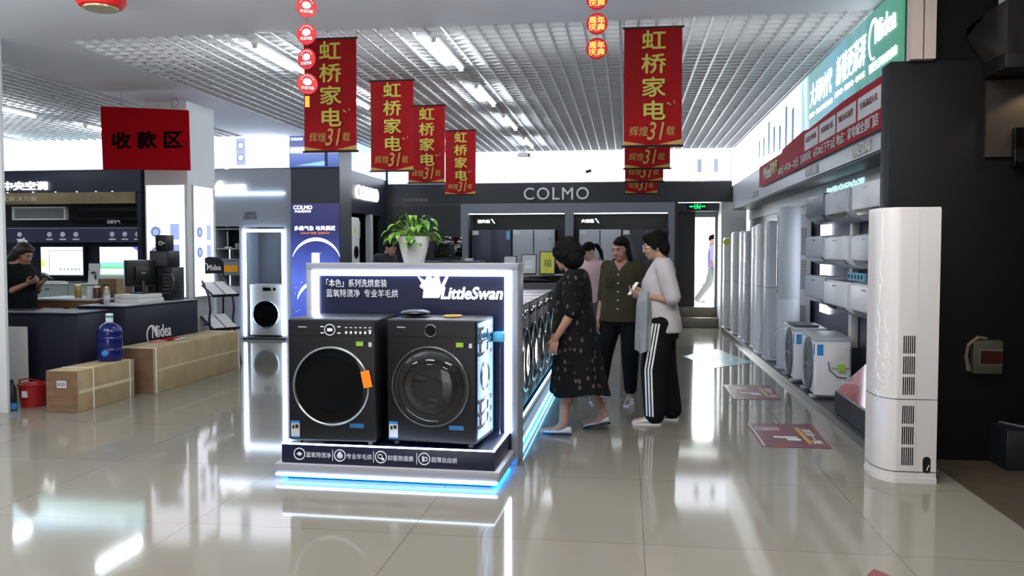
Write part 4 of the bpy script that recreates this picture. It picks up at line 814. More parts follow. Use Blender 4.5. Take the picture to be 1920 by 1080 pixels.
# things on the service counter
CT = 0.869
t = thing('plastic_bottle', 'clear drinks bottle standing on the service counter', 'bottle', (-5.68, 8.58, CT)); B(mat('clear_plastic', (190, 200, 205), 0.1, 0, 0.5, 0, 0.5)).lathe([(0, 0), (0.032, 0), (0.034, 0.12), (0.03, 0.15), (0.014, 0.175), (0.014, 0.19), (0, 0.19)], seg=18).build('body', parent=t); B(M['white']).cyl((0, 0, 0.185), 0.016, 0.022, seg=16).build('cap', parent=t); B(M['paper']).lathe([(0.0345, 0.06), (0.0345, 0.11)], seg=18).build('label', parent=t)
for k, (z, l) in enumerate(((CT, 'lower white flat box under the monitor on the service counter'), (CT + 0.05, 'upper white flat box under the monitor on the service counter'))):
    tag(B(M['offwhite']).box(-0.16, 0.17, -0.22, 0.22 - 0.03 * k, 0, 0.048, 0.004).build('flat_box', loc=(-5.64, 9.14, z), rz=R(-6)), l, 'box')
tag(B(M['paper']).box(-0.14, 0.14, -0.1, 0.1, 0, 0.008, 0.002).build('paper_sheet', loc=(-5.55, 8.72, CT), rz=R(20)), 'loose white papers at the near end of the service counter', 'papers')
tag(B(mat('plum_cloth', (70, 24, 40), 0.7)).ell((-5.83, 8.75, CT + 0.03), (0.08, 0.06, 0.03)).build('pouch'), 'dark red pouch beside the clear bottle on the service counter', 'pouch')
t = thing('monitor', 'black computer monitor seen from behind on the service counter', 'monitor', (-5.66, 9.18, CT + 0.098), R(262))
B(M['black']).box(-0.24, 0.24, 0.0, 0.035, 0.09, 0.39, 0.008).build('casing', parent=t); B(M['black']).box(-0.12, 0.12, 0.03, 0.06, 0.14, 0.32, 0.02).build('rear_housing', parent=t); B(M['greylt']).box(-0.245, 0.245, -0.006, 0.0, 0.085, 0.395, 0.002).build('bezel', parent=t)
B(M['black']).tube([(0, 0.04, 0.16), (0, 0.07, 0.01)], 0.022, 10).box(-0.1, 0.1, -0.05, 0.12, 0, 0.012, 0.004).build('stand', parent=t); B(M['grey']).box(-0.035, 0.035, 0.06, 0.063, 0.235, 0.247).build('badge', parent=t)
t = thing('speaker_tower', 'black computer tower at the far end of the service counter', 'computer', (-5.52, 9.6, CT)); B(M['black']).box(-0.09, 0.1, -0.12, 0.16, 0, 0.40, 0.008).build('body', parent=t); b = B(M['greydk'])
for k in range(6): b.box(-0.02, 0.07, -0.124, -0.12, 0.08 + k * 0.045, 0.10 + k * 0.045)
b.m(M['steel']).tube([(0.09, -0.124, 0.33), (0.125, -0.13, 0.27), (0.12, -0.13, 0.18), (0.09, -0.124, 0.12)], 0.006, 6); b.build('panel', parent=t)
tag(B(M['black']).box(-5.76, -5.64, 9.5, 9.74, CT, CT + 0.40, 0.01).build('black_case'), 'black case standing between the monitor and the computer tower', 'case')
t = thing('speaker', 'black loudspeaker box lying on the computer tower', 'speaker', (-5.55, 9.6, CT + 0.40)); B(M['black']).box(-0.16, 0.09, -0.12, 0.14, 0, 0.2, 0.01).build('body', parent=t); B(M['greydk']).box(-0.14, 0.07, -0.123, -0.12, 0.02, 0.18, 0.002).build('grille', parent=t)
t = thing('speaker', 'small black cube with a white mark on top of the loudspeaker box', 'speaker', (-5.56, 9.6, CT + 0.60)); B(M['black']).box(-0.09, 0.06, -0.09, 0.08, 0, 0.19, 0.012).build('body', parent=t); b = B(M['white']).ring((-0.02, -0.092, 0.09), 0.022, 0.005, seg=20).box(0.0, 0.04, -0.094, -0.09, 0.085, 0.097); b.build('logo', parent=t)
# water bottle, cartons, bucket, white panel
t = thing('carton', 'short brown carton with a small code label nearest the red bucket', 'box', (-5.055, 6.95, 0))
B(M['card']).box(-0.155, 0.155, 0.0, 0.88, 0, 0.38, 0.004).build('body', parent=t); b = B(M['cardbrown']).box(-0.153, 0.153, -0.004, 0, 0.003, 0.377); b.build('end_panel', parent=t, smooth=False)
B(M['paper']).box(-0.045, 0.045, -0.007, -0.004, 0.225, 0.29).build('paper_label', parent=t); text('K33', M['black'], t, (0, -0.007, 0.258), w=0.065, h=0.035, bold=0.02, depth=0.001)
b = B(M['strap'])
for y in (0.22, 0.80): b.box(-0.157, 0.157, y, y + 0.012, 0.376, 0.382).box(0.155, 0.158, y, y + 0.012, 0.0, 0.382)
b.build('strap', parent=t, smooth=False); B(M['tape']).box(0.155, 0.157, 0.02, 0.86, 0.17, 0.2).build('tape', parent=t, smooth=False)
t = thing('carton', 'long brown carton lying in front of the service counter', 'box', (-5.01, 8.0, 0))
B(M['card']).box(-0.215, 0.215, 0.0, 1.95, 0, 0.468, 0.004).build('body', parent=t); B(M['cardbrown']).box(-0.213, 0.213, -0.004, 0, 0.003, 0.464).build('end_panel', parent=t, smooth=False)
b = B(M['strap'])
for y in (0.04, 1.9): b.box(-0.217, 0.217, y, y + 0.018, 0.466, 0.471).box(0.215, 0.218, y, y + 0.018, 0, 0.47)
b.build('strap', parent=t, smooth=False); B(M['tape']).box(0.215, 0.217, 0.06, 1.88, 0.225, 0.245).box(-0.03, 0.03, 0.02, 1.93, 0.468, 0.470).build('tape', parent=t, smooth=False)
b = B(mat('pink_wrap', (196, 120, 110), 0.5)); b.box(-0.10, 0.02, 0.5, 0.72, 0, 0.012, 0.004).m(M['red']).box(-0.06, 0.06, 0.66, 0.9, 0.008, 0.02, 0.004).m(M['paper']).box(-0.02, 0.1, 0.75, 0.95, 0.0, 0.014, 0.004)
tag(b.build('wrapping_scrap', loc=(-5.05, 8.0, 0.4715)), 'pink and red wrapping scrap on top of the long brown carton', 'wrapping')
t = thing('water_bottle', 'blue water cooler bottle standing on the short brown carton', 'bottle', (-5.06, 7.68, 0.382))
bw = mat('blue_plastic', (22, 34, 120), 0.12, 0, 0.5, 0.2, 0.5)
B(bw).lathe([(0, 0.0), (0.105, 0), (0.118, 0.02), (0.118, 0.11), (0.112, 0.125), (0.118, 0.14), (0.118, 0.225), (0.112, 0.24), (0.118, 0.255), (0.115, 0.30), (0.09, 0.345), (0.05, 0.37), (0.032, 0.38), (0.032, 0.40)], seg=36).build('body', parent=t)
B(M['white']).lathe([(0.034, 0.375), (0.036, 0.46), (0.03, 0.465), (0, 0.465)], seg=24).build('cap', parent=t); B(M['teal']).lathe([(0.0365, 0.425), (0.0365, 0.445)], seg=24).build('seal', parent=t); B(M['blue']).ell((0.02, -0.117, 0.08), (0.035, 0.01, 0.03)).build('label', parent=t)
t = thing('bucket', 'red plastic bucket with a white tag on the floor by the left partition', 'bucket', (-5.55, 7.22, 0))
B(mat('bucket_red', (140, 14, 18), 0.45)).lathe([(0, 0.0), (0.10, 0), (0.125, 0.2), (0.132, 0.205), (0.132, 0.215), (0.12, 0.215), (0.115, 0.2), (0.095, 0.02), (0, 0.02)], seg=30).build('body', parent=t); B(M['paper']).box(-0.02, 0.03, -0.125, -0.112, 0.10, 0.16).build('tag', parent=t)
B(M['red']).tube([(-0.13, 0, 0.2), (-0.1, -0.05, 0.25), (0, -0.08, 0.27), (0.1, -0.05, 0.25), (0.13, 0, 0.2)], 0.006, 8).build('handle', parent=t)
t = thing('bottle', 'dark bottle with a blue base between the left partition and the red bucket', 'bottle', (-5.60, 7.0, 0)); B(M['black']).lathe([(0, 0), (0.045, 0), (0.045, 0.2), (0.02, 0.25), (0.02, 0.28), (0, 0.28)], seg=20).build('body', parent=t); B(M['blue']).lathe([(0.046, 0.01), (0.046, 0.07)], seg=20).build('label', parent=t)
tag(B(M['offwhite']).box(-6.5, -5.99, 7.70, 7.74, 0, 0.70, 0.004).build('white_panel'), 'white board leaning against the dark front counter behind the red bucket', 'board')
# brochure rack
t = thing('brochure_rack', 'black metal brochure rack with a wordmark header beside the column', 'rack', (-5.25, 10.34, 0), R(58))
b = B(M['black'])
for s in (-1, 1):
    x = s * 0.17
    b.tube([(x, 0.22, 0.0), (x, 0.2, 1.15), (x, 0.2, 1.30)], 0.013, 8)
    b.tube([(x, 0.2, 1.12), (x, 0.1, 1.04), (x, -0.02, 0.88), (x, -0.05, 0.72), (x, -0.02, 0.58), (x, -0.06, 0.42), (x, -0.13, 0.22), (x, -0.2, 0.0)], 0.015, 8)
b.tube([(-0.17, 0.21, 0.5), (0.17, 0.21, 0.5)], 0.008).tube([(-0.17, -0.14, 0.2), (0.17, -0.14, 0.2)], 0.008).tube([(-0.17, 0.22, 0.02), (0.17, 0.22, 0.02)], 0.01)
b.build('frame', parent=t)
hp = [(-0.17, 0.185, 1.17), (0.17, 0.185, 1.17), (0.17, 0.185, 1.30)] + [(0.17 * math.cos(R(a)), 0.185, 1.30 + 0.09 * math.sin(R(a))) for a in range(15, 180, 15)] + [(-0.17, 0.185, 1.30)]
B(M['black']).prism(hp, (0, 0.02, 0)).build('header', parent=t); text('Midea', M['white'], t, (0.03, 0.184, 1.25), w=0.2, h=0.075, bold=0.01); b = B(M['white']); logo_mark(b, -0.1, 1.255, 0.045, 0.184); b.build('logo', parent=t)
for nmz, z in (('upper', 0.93), ('lower', 0.5)):
    o = B(M['black']).prism([(-0.19, 0.19, z + 0.13), (-0.19, 0.19, z + 0.115), (-0.19, -0.14, z - 0.055), (-0.19, -0.16, z - 0.02), (-0.19, -0.14, z - 0.04)], (0.38, 0, 0)).build('shelf', parent=t)
    for k, s in enumerate((-0.09, 0.09)):
        tag(B(M['paper']).prism([(s - 0.08, 0.17, z + 0.135), (s - 0.08, 0.17, z + 0.125), (s - 0.08, -0.13, z - 0.03), (s - 0.08, -0.13, z - 0.02)], (0.16, 0, 0)).build('brochure', loc=t.location, rz=t.rotation_euler.z), ('left', 'right')[k] + ' brochure on the ' + nmz + ' shelf of the black rack', 'brochure')
tag(B(M['red']).box(-0.025, 0.025, -0.02, 0.02, 0, 0.36, 0.006).build('red_tube', loc=(-5.62, 11.3, 0)), 'red upright tube standing behind the brochure rack', 'tube')

# ================================================================ RIGHT ALCOVE: AIR CONDITIONERS
acw = mat('ac_white', (214, 216, 218), 0.5); acg = mat('ac_grey', (176, 182, 190), 0.5); acd = mat('ac_dark', (100, 104, 116), 0.4)
def wall_ac(name, x, y, z, mt, label, L=0.92, h=0.29, d=0.22, trim=None):
    """front faces -X; the unit runs along +Y from its near end"""
    t = thing(name, label, 'air conditioner', (x, y, z))
    prof = [(d, 0.0), (d, h), (0.03, h), (0.008, h - 0.02), (0.0, h * 0.7), (0.0, h * 0.28), (0.03, h * 0.16), (0.10, 0.015), (0.14, 0)]
    b = B(mt); n = 8; rings = []
    for k, yy in enumerate((0.0, 0.012, 0.05, L / 2, L - 0.05, L - 0.012, L)):
        s = (0.965, 0.99, 1, 1, 1, 0.99, 0.965)[k]; rings.append([(d + (px - d) * s, yy, h / 2 + (pz - h / 2) * s) for px, pz in prof])
    b.loft(rings).build('body', parent=t)
    B(M['blackgloss']).prism([(-0.002, 0, h * 0.265), (0.034, 0, h * 0.13), (0.044, 0, h * 0.14), (0.01, 0, h * 0.275)], (0, L * 0.8, 0), X=Matrix.Translation((-0.003, L * 0.1, 0))).build('air_outlet', parent=t)
    B(trim or mt).box(-0.004, 0.012, 0.02, L - 0.02, h * 0.3, h * 0.96, 0.004).build('front_panel', parent=t)
    B(M['silver']).box(-0.006, -0.003, L * 0.42, L * 0.58, h * 0.84, h * 0.88).build('badge', parent=t)
    b = B(M['greydk'])
    for k in range(6): b.box(0.05 + k * 0.025, 0.06 + k * 0.025, 0.05, L - 0.05, h - 0.001, h + 0.002)
    b.build('top_grille', parent=t)
    B(M['steel']).box(d, d + (2.275 - (x + d)), 0.2, L - 0.2, 0.05, h - 0.05).build('bracket', parent=t, smooth=False)
    return t
rows = (('top', 1.73, 0.30), ('middle', 1.30, 0.30), ('bottom', 0.87, 0.31))
mats_ = {('top', 2): (acd, acd), ('top', 1): (acg, acg), ('top', 0): (acw, acw), ('middle', 2): (acg, acg), ('middle', 1): (acw, acw), ('middle', 0): (acg, None), ('bottom', 2): (acg, acg), ('bottom', 1): (acw, acw), ('bottom', 0): (acw, None)}
cols = ('near', 'centre', 'far')
for rn, z, h in rows:
    for c in range(3):
        m1, m2 = mats_[(rn, c)]
        wall_ac('wall_air_conditioner', 1.93 + (0.02 if c == 2 else 0), 6.82 + 1.0 * c, z + (0.02 if c == 2 else 0), m1, '%s wall air conditioner of the %s row on the right alcove wall' % (cols[c], rn), 0.86, h, 0.22, m2)
wall_ac('wall_air_conditioner', 1.93, 6.43, 1.84, M['blackgloss'], 'black glossy wall air conditioner at the top by the partition', 0.36, 0.2, 0.2)
# glowing strips and pipes on the wall behind them
tag(B(M['boxwhite']).box(2.255, 2.275, 9.9, 10.35, 0.75, 2.0).build('light_panel', smooth=False), 'glowing white panel on the alcove wall behind the far wall air conditioners', 'light panel')
for k, y in enumerate((7.75, 8.75)):
    t = thing('pipe_duct', ('white pipe cover on the alcove wall nearer the partition', 'white pipe cover on the alcove wall above the outdoor units')[k], 'pipe', (2.225, y, 0.5)); B(M['white']).box(-0.03, 0.045, -0.05, 0.05, 0, 1.54, 0.012).build('cover', parent=t)
    if k == 0: B(M['white']).tube([(-0.02, 0, 0.02), (-0.04, -0.01, -0.08), (-0.06, -0.03, -0.2), (-0.08, -0.05, -0.22)], 0.035, 10).build('hose', parent=t)
t = thing('remote_display', 'light blue strip of round icons below the middle wall air conditioner', 'sign', (2.1, 7.88, 1.215)); B(mat('sky_board', (130, 195, 225), 0.4)).box(0, 0.02, 0, 0.58, -0.03, 0.045, X=None).build('board', parent=t); b = B(M['navy2'])
for k in range(5): b.ell((-0.002, 0.09 + k * 0.11, 0.008), (0.003, 0.028, 0.022), 12)
b.build('icon', parent=t)
B(M['steel']).box(0.02, 0.178, 0.28, 0.3, 0, 0.02).build('bracket', parent=t)
t = thing('sign_lettering', 'pale cyan lit letters on the alcove wall under the right fascia', 'sign', (2.235, 9.2, 2.1)); text('智能家居空调', glow('cyan_print', (190, 235, 240), 0.5, False), t, (0, 0, 0), w=1.5, h=0.15, face='-X', depth=0.01, name='letters')
# near cabinet unit standing in front of the partition
t = thing('floor_air_conditioner', 'tall white cabinet air conditioner with black vents standing by the dark partition', 'air conditioner', (1.75, 5.69, 0))
acm = mat('cabinet_white', (206, 202, 199), 0.25, 0, 0.5, 0.2)
def dring(z, s=1.0):
    """square back and right side, rounded front-left corner"""
    P = [(0.17, -0.165), (0.17, 0.16), (-0.17, 0.16), (-0.17, 0.03)] + [(-0.06 - 0.11 * math.cos(R(a)), 0.03 - 0.195 * math.sin(R(a))) for a in range(10, 91, 10)] + [(0.05, -0.165)]
    return [(x * s, y * s, z) for x, y in P]
b = B(acm).loft([dring(0.035), dring(0.04), dring(1.715), dring(1.73, 0.985)]); b.build('body', parent=t, angle=25)
B(acm).loft([dring(0.0, 1.02), dring(0.035, 1.02)]).build('base', parent=t, angle=25)
b = B(M['greydk'])
b.loft([dring(0.528, 1.003), dring(0.533, 1.003)]).loft([dring(0.07, 1.003), dring(0.076, 1.003)]); b.build('seam', parent=t)
b = B(M['black'])
for z0, z1 in ((0.56, 0.93), (0.115, 0.49)):
    for k in range(6):
        for a_, c_ in ((0, .3), (.35, .65), (.7, 1)):
            b.box(-0.032 + k * 0.0125 - 0.006, -0.032 + k * 0.0125 + 0.001, -0.1665, -0.160, z0 + (z1 - z0) * a_, z0 + (z1 - z0) * c_)
b.build('air_vent', parent=t)
b = B(M['greylt']).box(0.042, 0.0435, -0.1665, -0.15, 0.54, 1.72).box(0.042, 0.0435, -0.1665, -0.15, 0.04, 0.52); b.build('panel_joint', parent=t)
pts = [(0.148 - 0.018 + 0.0, -0.1662, 0.0)]
b = B(M['black']); b.prism([(0.113 + 0.024 * math.cos(R(a)) , -0.1665, 0.12 + (0.03 if math.sin(R(a)) >= 0 else -0.03) + 0.022 * math.sin(R(a))) for a in range(0, 360, 20)], (0, 0.006, 0)); b.build('pipe_hole', parent=t)
b = B(M['paper']).tube([(0.115, -0.168, 0.085), (0.12, -0.168, 0.105), (0.128, -0.168, 0.12)], 0.003, 6); b.build('pipe_tail', parent=t)
rg = random.Random(3); b = B(mat('wrap_crease_glint', (245, 247, 250), 0.15))  # white threads: highlights on the wrap creases, put in as colour
def wrap(z0, z1, th0, n=9):
    out = []
    for k in range(n):
        a = R(th0 + rg.uniform(-6, 6)); out.append((-0.06 - 0.111 * math.cos(a), 0.03 - 0.196 * math.sin(a), z0 + (z1 - z0) * k / (n - 1)))
    return out
for z0, z1, th in ((1.7, 1.2, 35), (1.25, 0.8, 28), (1.1, 0.78, 50), (1.0, 0.7, 20), (0.75, 0.58, 45), (0.9, 0.62, 60), (0.68, 0.5, 30)): b.tube(wrap(z0, z1, th), [0.0008 + 0.0018 * rg.random() for _ in range(9)], 6)
b.build('wrap_crease_glint', parent=t)
B(M['paper']).box(-0.075, -0.02, -0.172, -0.165, 1.28, 1.34, X=Matrix.Translation((0, 0.02, 0))).build('paper_label', parent=t)
# cabinet units further down
t = thing('floor_air_conditioner', 'silver grey round column air conditioner beyond the outdoor units', 'air conditioner', (1.93, 10.5, 0.055))
B(acg).lathe([(0, 0), (0.15, 0), (0.15, 0.03)], seg=36).m(acg).lathe([(0.132, 0.03), (0.132, 0.82), (0.128, 0.83), (0.128, 0.84), (0.132, 0.85), (0.132, 1.92), (0.12, 1.94), (0, 1.94)], seg=36).build('body', parent=t)
B(M['blackgloss']).box(-0.134, -0.10, 0.03, 0.07, 0.9, 1.85, 0.01).build('air_outlet', parent=t)
t = thing('floor_air_conditioner', 'white square cabinet air conditioner with side vents beside the silver column unit', 'air conditioner', (2.10, 10.95, 0.055))
B(acw).box(-0.14, 0.14, -0.2, 0.2, 0, 1.86, 0.02, 3).build('body', parent=t); b = B(M['greydk'])
for z0, z1 in ((0.55, 0.75), (0.95, 1.32), (1.36, 1.72)):
    for k in range(int((z1 - z0) / 0.018)): b.box(-0.06, 0.08, -0.203, -0.199, z0 + k * 0.018, z0 + k * 0.018 + 0.008)
b.m(M['black']).box(-0.115, -0.095, -0.203, -0.199, 1.0, 1.15).box(-0.115, -0.095, -0.203, -0.199, 1.4, 1.6); b.build('air_vent', parent=t)
def cab(x, y, z, w, d, h, mt, label, head):
    t = thing('floor_air_conditioner', label, 'air conditioner', (x, y, z), 0, 'wrapped cabinet units in the far alcove')
    b = B(mt).box(-w / 2, w / 2, -d / 2, d / 2, 0.02, h, 0.035, 4).box(-w / 2 - 0.01, w / 2 + 0.01, -d / 2 - 0.01, d / 2 + 0.01, 0, 0.03, 0.006); b.build('body', parent=t)
    B(M['greydk']).box(-w / 2 - 0.002, w / 2 + 0.002, -d / 2 - 0.002, d / 2 + 0.002, h * 0.52, h * 0.523).build('seam', parent=t)
    b = B(M['black']).box(-w / 2 - 0.003, -w / 2, -d * 0.3, d * 0.3, h * 0.72, h * 0.9); b.build('air_outlet', parent=t)
    wr = bpy.data.materials['wrap_crease_glint']; b = B(wr)
    for k in range(5): zz = rg.uniform(0.1, h * 0.9); xx = rg.uniform(-w / 2, w / 2); b.tube([(xx, -d / 2 - 0.004, zz), (xx + rg.uniform(-.03, .03), -d / 2 - 0.006, zz - 0.1), (xx + rg.uniform(-.04, .04), -d / 2 - 0.004, zz - 0.22)], 0.004, 6)
    b.build('wrap_crease_glint', parent=t)
    return t
for k, (y, h, mt, dx) in enumerate(((11.35, 1.80, acg, 0.0), (12.0, 1.79, acw, -0.02), (12.65, 1.78, acw, 0.02), (13.35, 1.72, acg, 0.0), (14.0, 1.74, acw, 0.02), (14.75, 1.74, acw, -0.02))):
    cab(1.97 + dx, y, 0.055, 0.36, 0.34, h, mt, ('first', 'second', 'third', 'fourth', 'fifth', 'sixth')[k] + ' wrapped cabinet air conditioner counted from the silver column unit', k)
t = cab(1.93, 15.85, 0.055, 0.24, 0.26, 1.66, acw, 'lone pale cabinet air conditioner with a yellow sticker by the rear doorway', 0)
t.location.x = 1.87; B(bpy.data.materials['sticker_yellow']).lathe([(0, 0), (0.06, 0), (0, 0.006)], (-0.085, -0.131, 1.58), 'Y', 16).build('sticker', parent=t)
t = thing('folded_flag', 'blue and yellow rolled flag on a pole in the dark far corner of the alcove', 'flag', (1.98, 15.3, 0.055)); B(M['silver']).tube([(0, 0, 0), (0, 0, 1.75)], 0.012, 8).build('pole', parent=t); B(M['blue']).lathe([(0.02, 1.2), (0.05, 1.3), (0.045, 1.55), (0.015, 1.72)], seg=12).build('cloth', parent=t); B(M['green']).lathe([(0.02, 1.02), (0.04, 1.1), (0.02, 1.22)], seg=12).build('tassel', parent=t)
# outdoor units
def outdoor(y, z, label, x=1.77, L=0.78, w=0.33, h=0.58):
    t = thing('outdoor_unit', label, 'outdoor unit', (x, y, z), R(-3))
    B(acw).box(0, w, 0, L, 0.03, h, 0.02, 3).build('casing', parent=t); B(M['greylt']).box(-0.006, w + 0.006, -0.006, L + 0.006, h - 0.03, h + 0.006, 0.006).build('lid', parent=t)
    b = B(mat('fan_grey', (96, 102, 106), 0.5) if 'fan_grey' not in bpy.data.materials else bpy.data.materials['fan_grey'])
    X = Matrix.Translation((-0.004, L * 0.44, 0.305)) @ Matrix.Rotation(R(180), 4, 'Z')
    b.lathe([(0, 0.0), (0.255, 0.0), (0.26, 0.014), (0.24, 0.02), (0, 0.03)], (0, 0, 0), 'X', 36, X=X); b.build('fan_grille', parent=t)
    b = B(M['greydk'])
    for k in range(5): b.ring((0, 0, 0), 0.05 + k * 0.045, 0.003, 'X', 36, 6, X=Matrix.Translation((-0.03 + k * 0.002, L * 0.44, 0.305)))
    for k in range(12): a = PI * k / 6; b.tube([(-0.034, L * 0.44 + 0.02 * math.cos(a), 0.305 + 0.02 * math.sin(a)), (-0.024, L * 0.44 + 0.245 * math.cos(a), 0.305 + 0.245 * math.sin(a))], 0.003, 5)
    b.build('grille_wire', parent=t)
    B(M['blue']).box(-0.002, 0, L * 0.02, L * 0.10, h * 0.72, h * 0.90).box(0.02, 0.075, -0.003, 0, h * 0.72, h * 0.9).build('blue_sticker', parent=t)
    b = B(M['offwhite']).box(0.14, 0.31, -0.03, 0.0, 0.30, 0.50, 0.012); b.build('valve_cover', parent=t)
    B(M['green']).box(0.2, 0.27, -0.033, -0.03, 0.27, 0.34).build('energy_sticker', parent=t)
    B(M['black']).tube([(0.12, -0.01, 0.36), (0.13, -0.03, 0.28), (0.2, -0.04, 0.22), (0.28, -0.03, 0.21)], 0.005, 6).build('cable', parent=t)
    b = B(M['greydk']).tube([(0.26, 0, 0.14), (0.26, -0.06, 0.14)], 0.018, 8).tube([(0.24, 0, 0.07), (0.24, -0.06, 0.07)], 0.022, 8); b.build('valve', parent=t)
    b = B(M['greylt'])
    for y2 in (0.12, L - 0.12): b.box(-0.03, w + 0.02, y2 - 0.02, y2 + 0.02, 0, 0.03)
    b.build('foot', parent=t)
    return t
outdoor(8.28, 0.055, 'nearer white outdoor unit with a round fan grille on the alcove kerb')
o2 = outdoor(9.28, 0.055, 'farther white outdoor unit half hidden behind the nearer one'); 
tag(B(M['greydk']).box(1.80, 2.05, 9.4, 9.9, 0.645, 0.665, 0.004).build('cardboard_sheet'), 'dark flat sheet lying on top of the farther outdoor unit', 'sheet')
t = thing('cable_box', 'grey box on the kerb behind the slanted display', 'box', (2.05, 7.98, 0.055)); B(M['greylt']).box(-0.1, 0.13, -0.2, 0.1, 0, 0.22, 0.02, 3).build('body', parent=t)
# slanted display stand
t = thing('display_stand', 'low navy stand with a slanted glossy red poster behind the tall white unit', 'stand', (1.80, 6.50, 0.06))
B(M['navy']).prism([(0, 0, 0), (0, 0, 0.18), (0.40, 0, 0.56), (0.44, 0, 0.56), (0.44, 0, 0)], (0, 1.12, 0)).build('body', parent=t, smooth=False)
an = math.atan2(0.38, 0.40)
pm = noisy(mat('glossy_poster', (190, 130, 126), 0.06, 0, 0.6, 0.5), (150, 84, 90), 2.5)
B(pm).prism([(0.01, 0.03, 0.192), (0.01, 1.09, 0.192), (0.39, 1.09, 0.553), (0.39, 0.03, 0.553)], (-0.004, 0, 0.004)).build('poster', parent=t, smooth=False)
# ================================================================ FLOOR STICKERS
def sticker(pts, label, mt, deco):
    cx = sum(p[0] for p in pts) / 4; cy = sum(p[1] for p in pts) / 4
    t = thing('floor_sticker', label, 'floor sticker', (cx, cy, 0.0)); b = B(mt).prism([(p[0] - cx, p[1] - cy, 0.0005) for p in pts], (0, 0, 0.0025)); b.build('sheet', parent=t, smooth=False); deco(t); return t
sred = noisy(mat('sticker_red', (128, 26, 40), 0.3), (74, 44, 54), 3)
def deco_red(t):
    b = B(M['paper']).box(-0.12, 0.06, -0.12, -0.06, 0.003, 0.0042).box(-0.03, 0.07, -0.2, -0.13, 0.003, 0.0042).m(M['gold2']).box(0.10, 0.135, -0.3, 0.3, 0.003, 0.0042); b.m(M['paper']).box(-0.245, -0.235, -0.42, 0.42, 0.003, 0.006).m(M['black']).box(0.215, 0.245, 0.38, 0.41, 0.003, 0.0045); b.build('print', parent=t, smooth=False)
    text('清凉一夏', M['paper'], t, (0.18, -0.03, 0.003), w=0.55, h=0.07, face='+Z', depth=0.0012, bold=0.01, tilt=-90)
    text('惠', M['greylt'], t, (-0.12, 0.22, 0.003), w=0.16, h=0.2, face='+Z', depth=0.0012, tilt=-90)
sticker([(1.005, 6.43), (1.505, 6.42), (1.545, 7.32), (1.008, 7.28)], 'nearer dark red floor sticker beside the kerb', sred, deco_red)
sticker([(1.045, 8.48), (1.513, 8.51), (1.543, 9.44), (1.052, 9.39)], 'farther dark red floor sticker in front of the outdoor units', sred, deco_red)
sticker([(0.85, 3.55), (1.2, 3.5), (1.17, 3.93), (1.125, 3.985)], 'corner of a dark red floor sticker at the bottom edge of the view', sred, lambda t: None)
def deco_blue(t):
    b = B(M['paper']).ring((0.0, 0.0, 0.003), 0.2, 0.01, 'Z', 24, 6, flat=0.12).box(-0.12, 0.12, -0.01, 0.01, 0.003, 0.0042).box(-0.01, 0.01, -0.12, 0.12, 0.003, 0.0042); b.build('print', parent=t, smooth=False)
sticker([(1.094, 10.76), (1.646, 11.35), (1.342, 12.85), (0.774, 11.92)], 'pale blue diamond floor sticker beyond the shoppers', mat('sticker_pale_blue', (150, 195, 215), 0.2), deco_blue)
# ================================================================ DARK CORNER AT THE RIGHT
t = thing('range_hood', 'dark wooden hood box hanging at the top right corner', 'hood', (2.62, 5.95, 2.73))
dw = noisy(mat('dark_wood', (36, 32, 30), 0.45), (26, 23, 22), 5, (6, 6, 0.6))
B(dw).prism([(-0.22, -0.12, 0.0), (-0.22, 0.22, 0), (-0.34, 0.22, 0.18), (-0.34, 0.22, 0.24), (-0.22, 0.22, 0.34), (-0.22, -0.12, 0.34)], (1.2, 0, 0)).build('body', parent=t); B(M['black']).box(-0.23, 1.0, -0.13, 0.22, -0.10, 0.0, 0.006).build('lower_band', parent=t); B(M['offwhite']).box(-0.15, 0.9, -0.1, 0.2, 0.34, 0.6).build('chimney', parent=t, smooth=False)
hl = bpy.data.lights.new('hood_lamp', 'SPOT'); hl.energy = 3; hl.color = (1, 0.75, 0.45); hl.spot_size = R(120); hl.shadow_soft_size = 0.03; ho = bpy.data.objects.new('hood_lamp', hl); COL.objects.link(ho); ho.location = (2.72, 6.02, 2.6)
t = thing('intercom_phone', 'grey wall phone box with a dark red window on the black wall', 'phone', (2.45, 6.198, 0.735))
B(mat('phone_grey', (66, 68, 54), 0.6)).box(-0.09, 0.1, -0.06, 0, -0.12, 0.11, 0.008).build('body', parent=t); B(mat('phone_red', (52, 16, 8), 0.4)).box(-0.045, 0.1, -0.064, -0.06, -0.05, 0.04).build('window', parent=t); B(mat('phone_frame', (92, 92, 78), 0.6)).box(-0.055, 0.1, -0.062, -0.058, -0.06, 0.05).build('window_frame', parent=t)
B(mat('phone_handset', (100, 94, 72), 0.5)).tube([(-0.0, -0.04, 0.12), (-0.06, -0.05, 0.13), (-0.12, -0.05, 0.08), (-0.13, -0.04, 0.0), (-0.11, -0.04, -0.1)], [0.012, 0.014, 0.012, 0.012, 0.016], 10).build('handset', parent=t)
t = thing('display_plinth', 'low dark plinth with a metal rail in the right corner', 'plinth', (3.1, 6.15, 0)); B(mat('plinth_dark', (22, 23, 29), 0.4)).box(-0.6, 1.2, -0.22, 0.22, 0, 0.27, 0.006).build('body', parent=t); B(M['silver']).tube([(-0.56, 0.1, 0.42), (-0.56, 0.1, 0.27)], 0.007, 8).tube([(-0.56, 0.1, 0.275), (-0.4, -0.2, 0.275)], 0.008, 8).build('rail', parent=t)
t = thing('wall_screen', 'small dark screen with a pale edge on the right wall', 'screen', (2.86, 6.11, 2.16)); B(M['blackgloss']).box(-0.28, 0.6, 0, 0.06, -0.13, 0.13, 0.006).build('casing', parent=t); B(mat('screen_pale', (110, 120, 150), 0.2)).box(-0.2, 0.55, -0.004, 0, -0.09, 0.09).build('panel', parent=t)
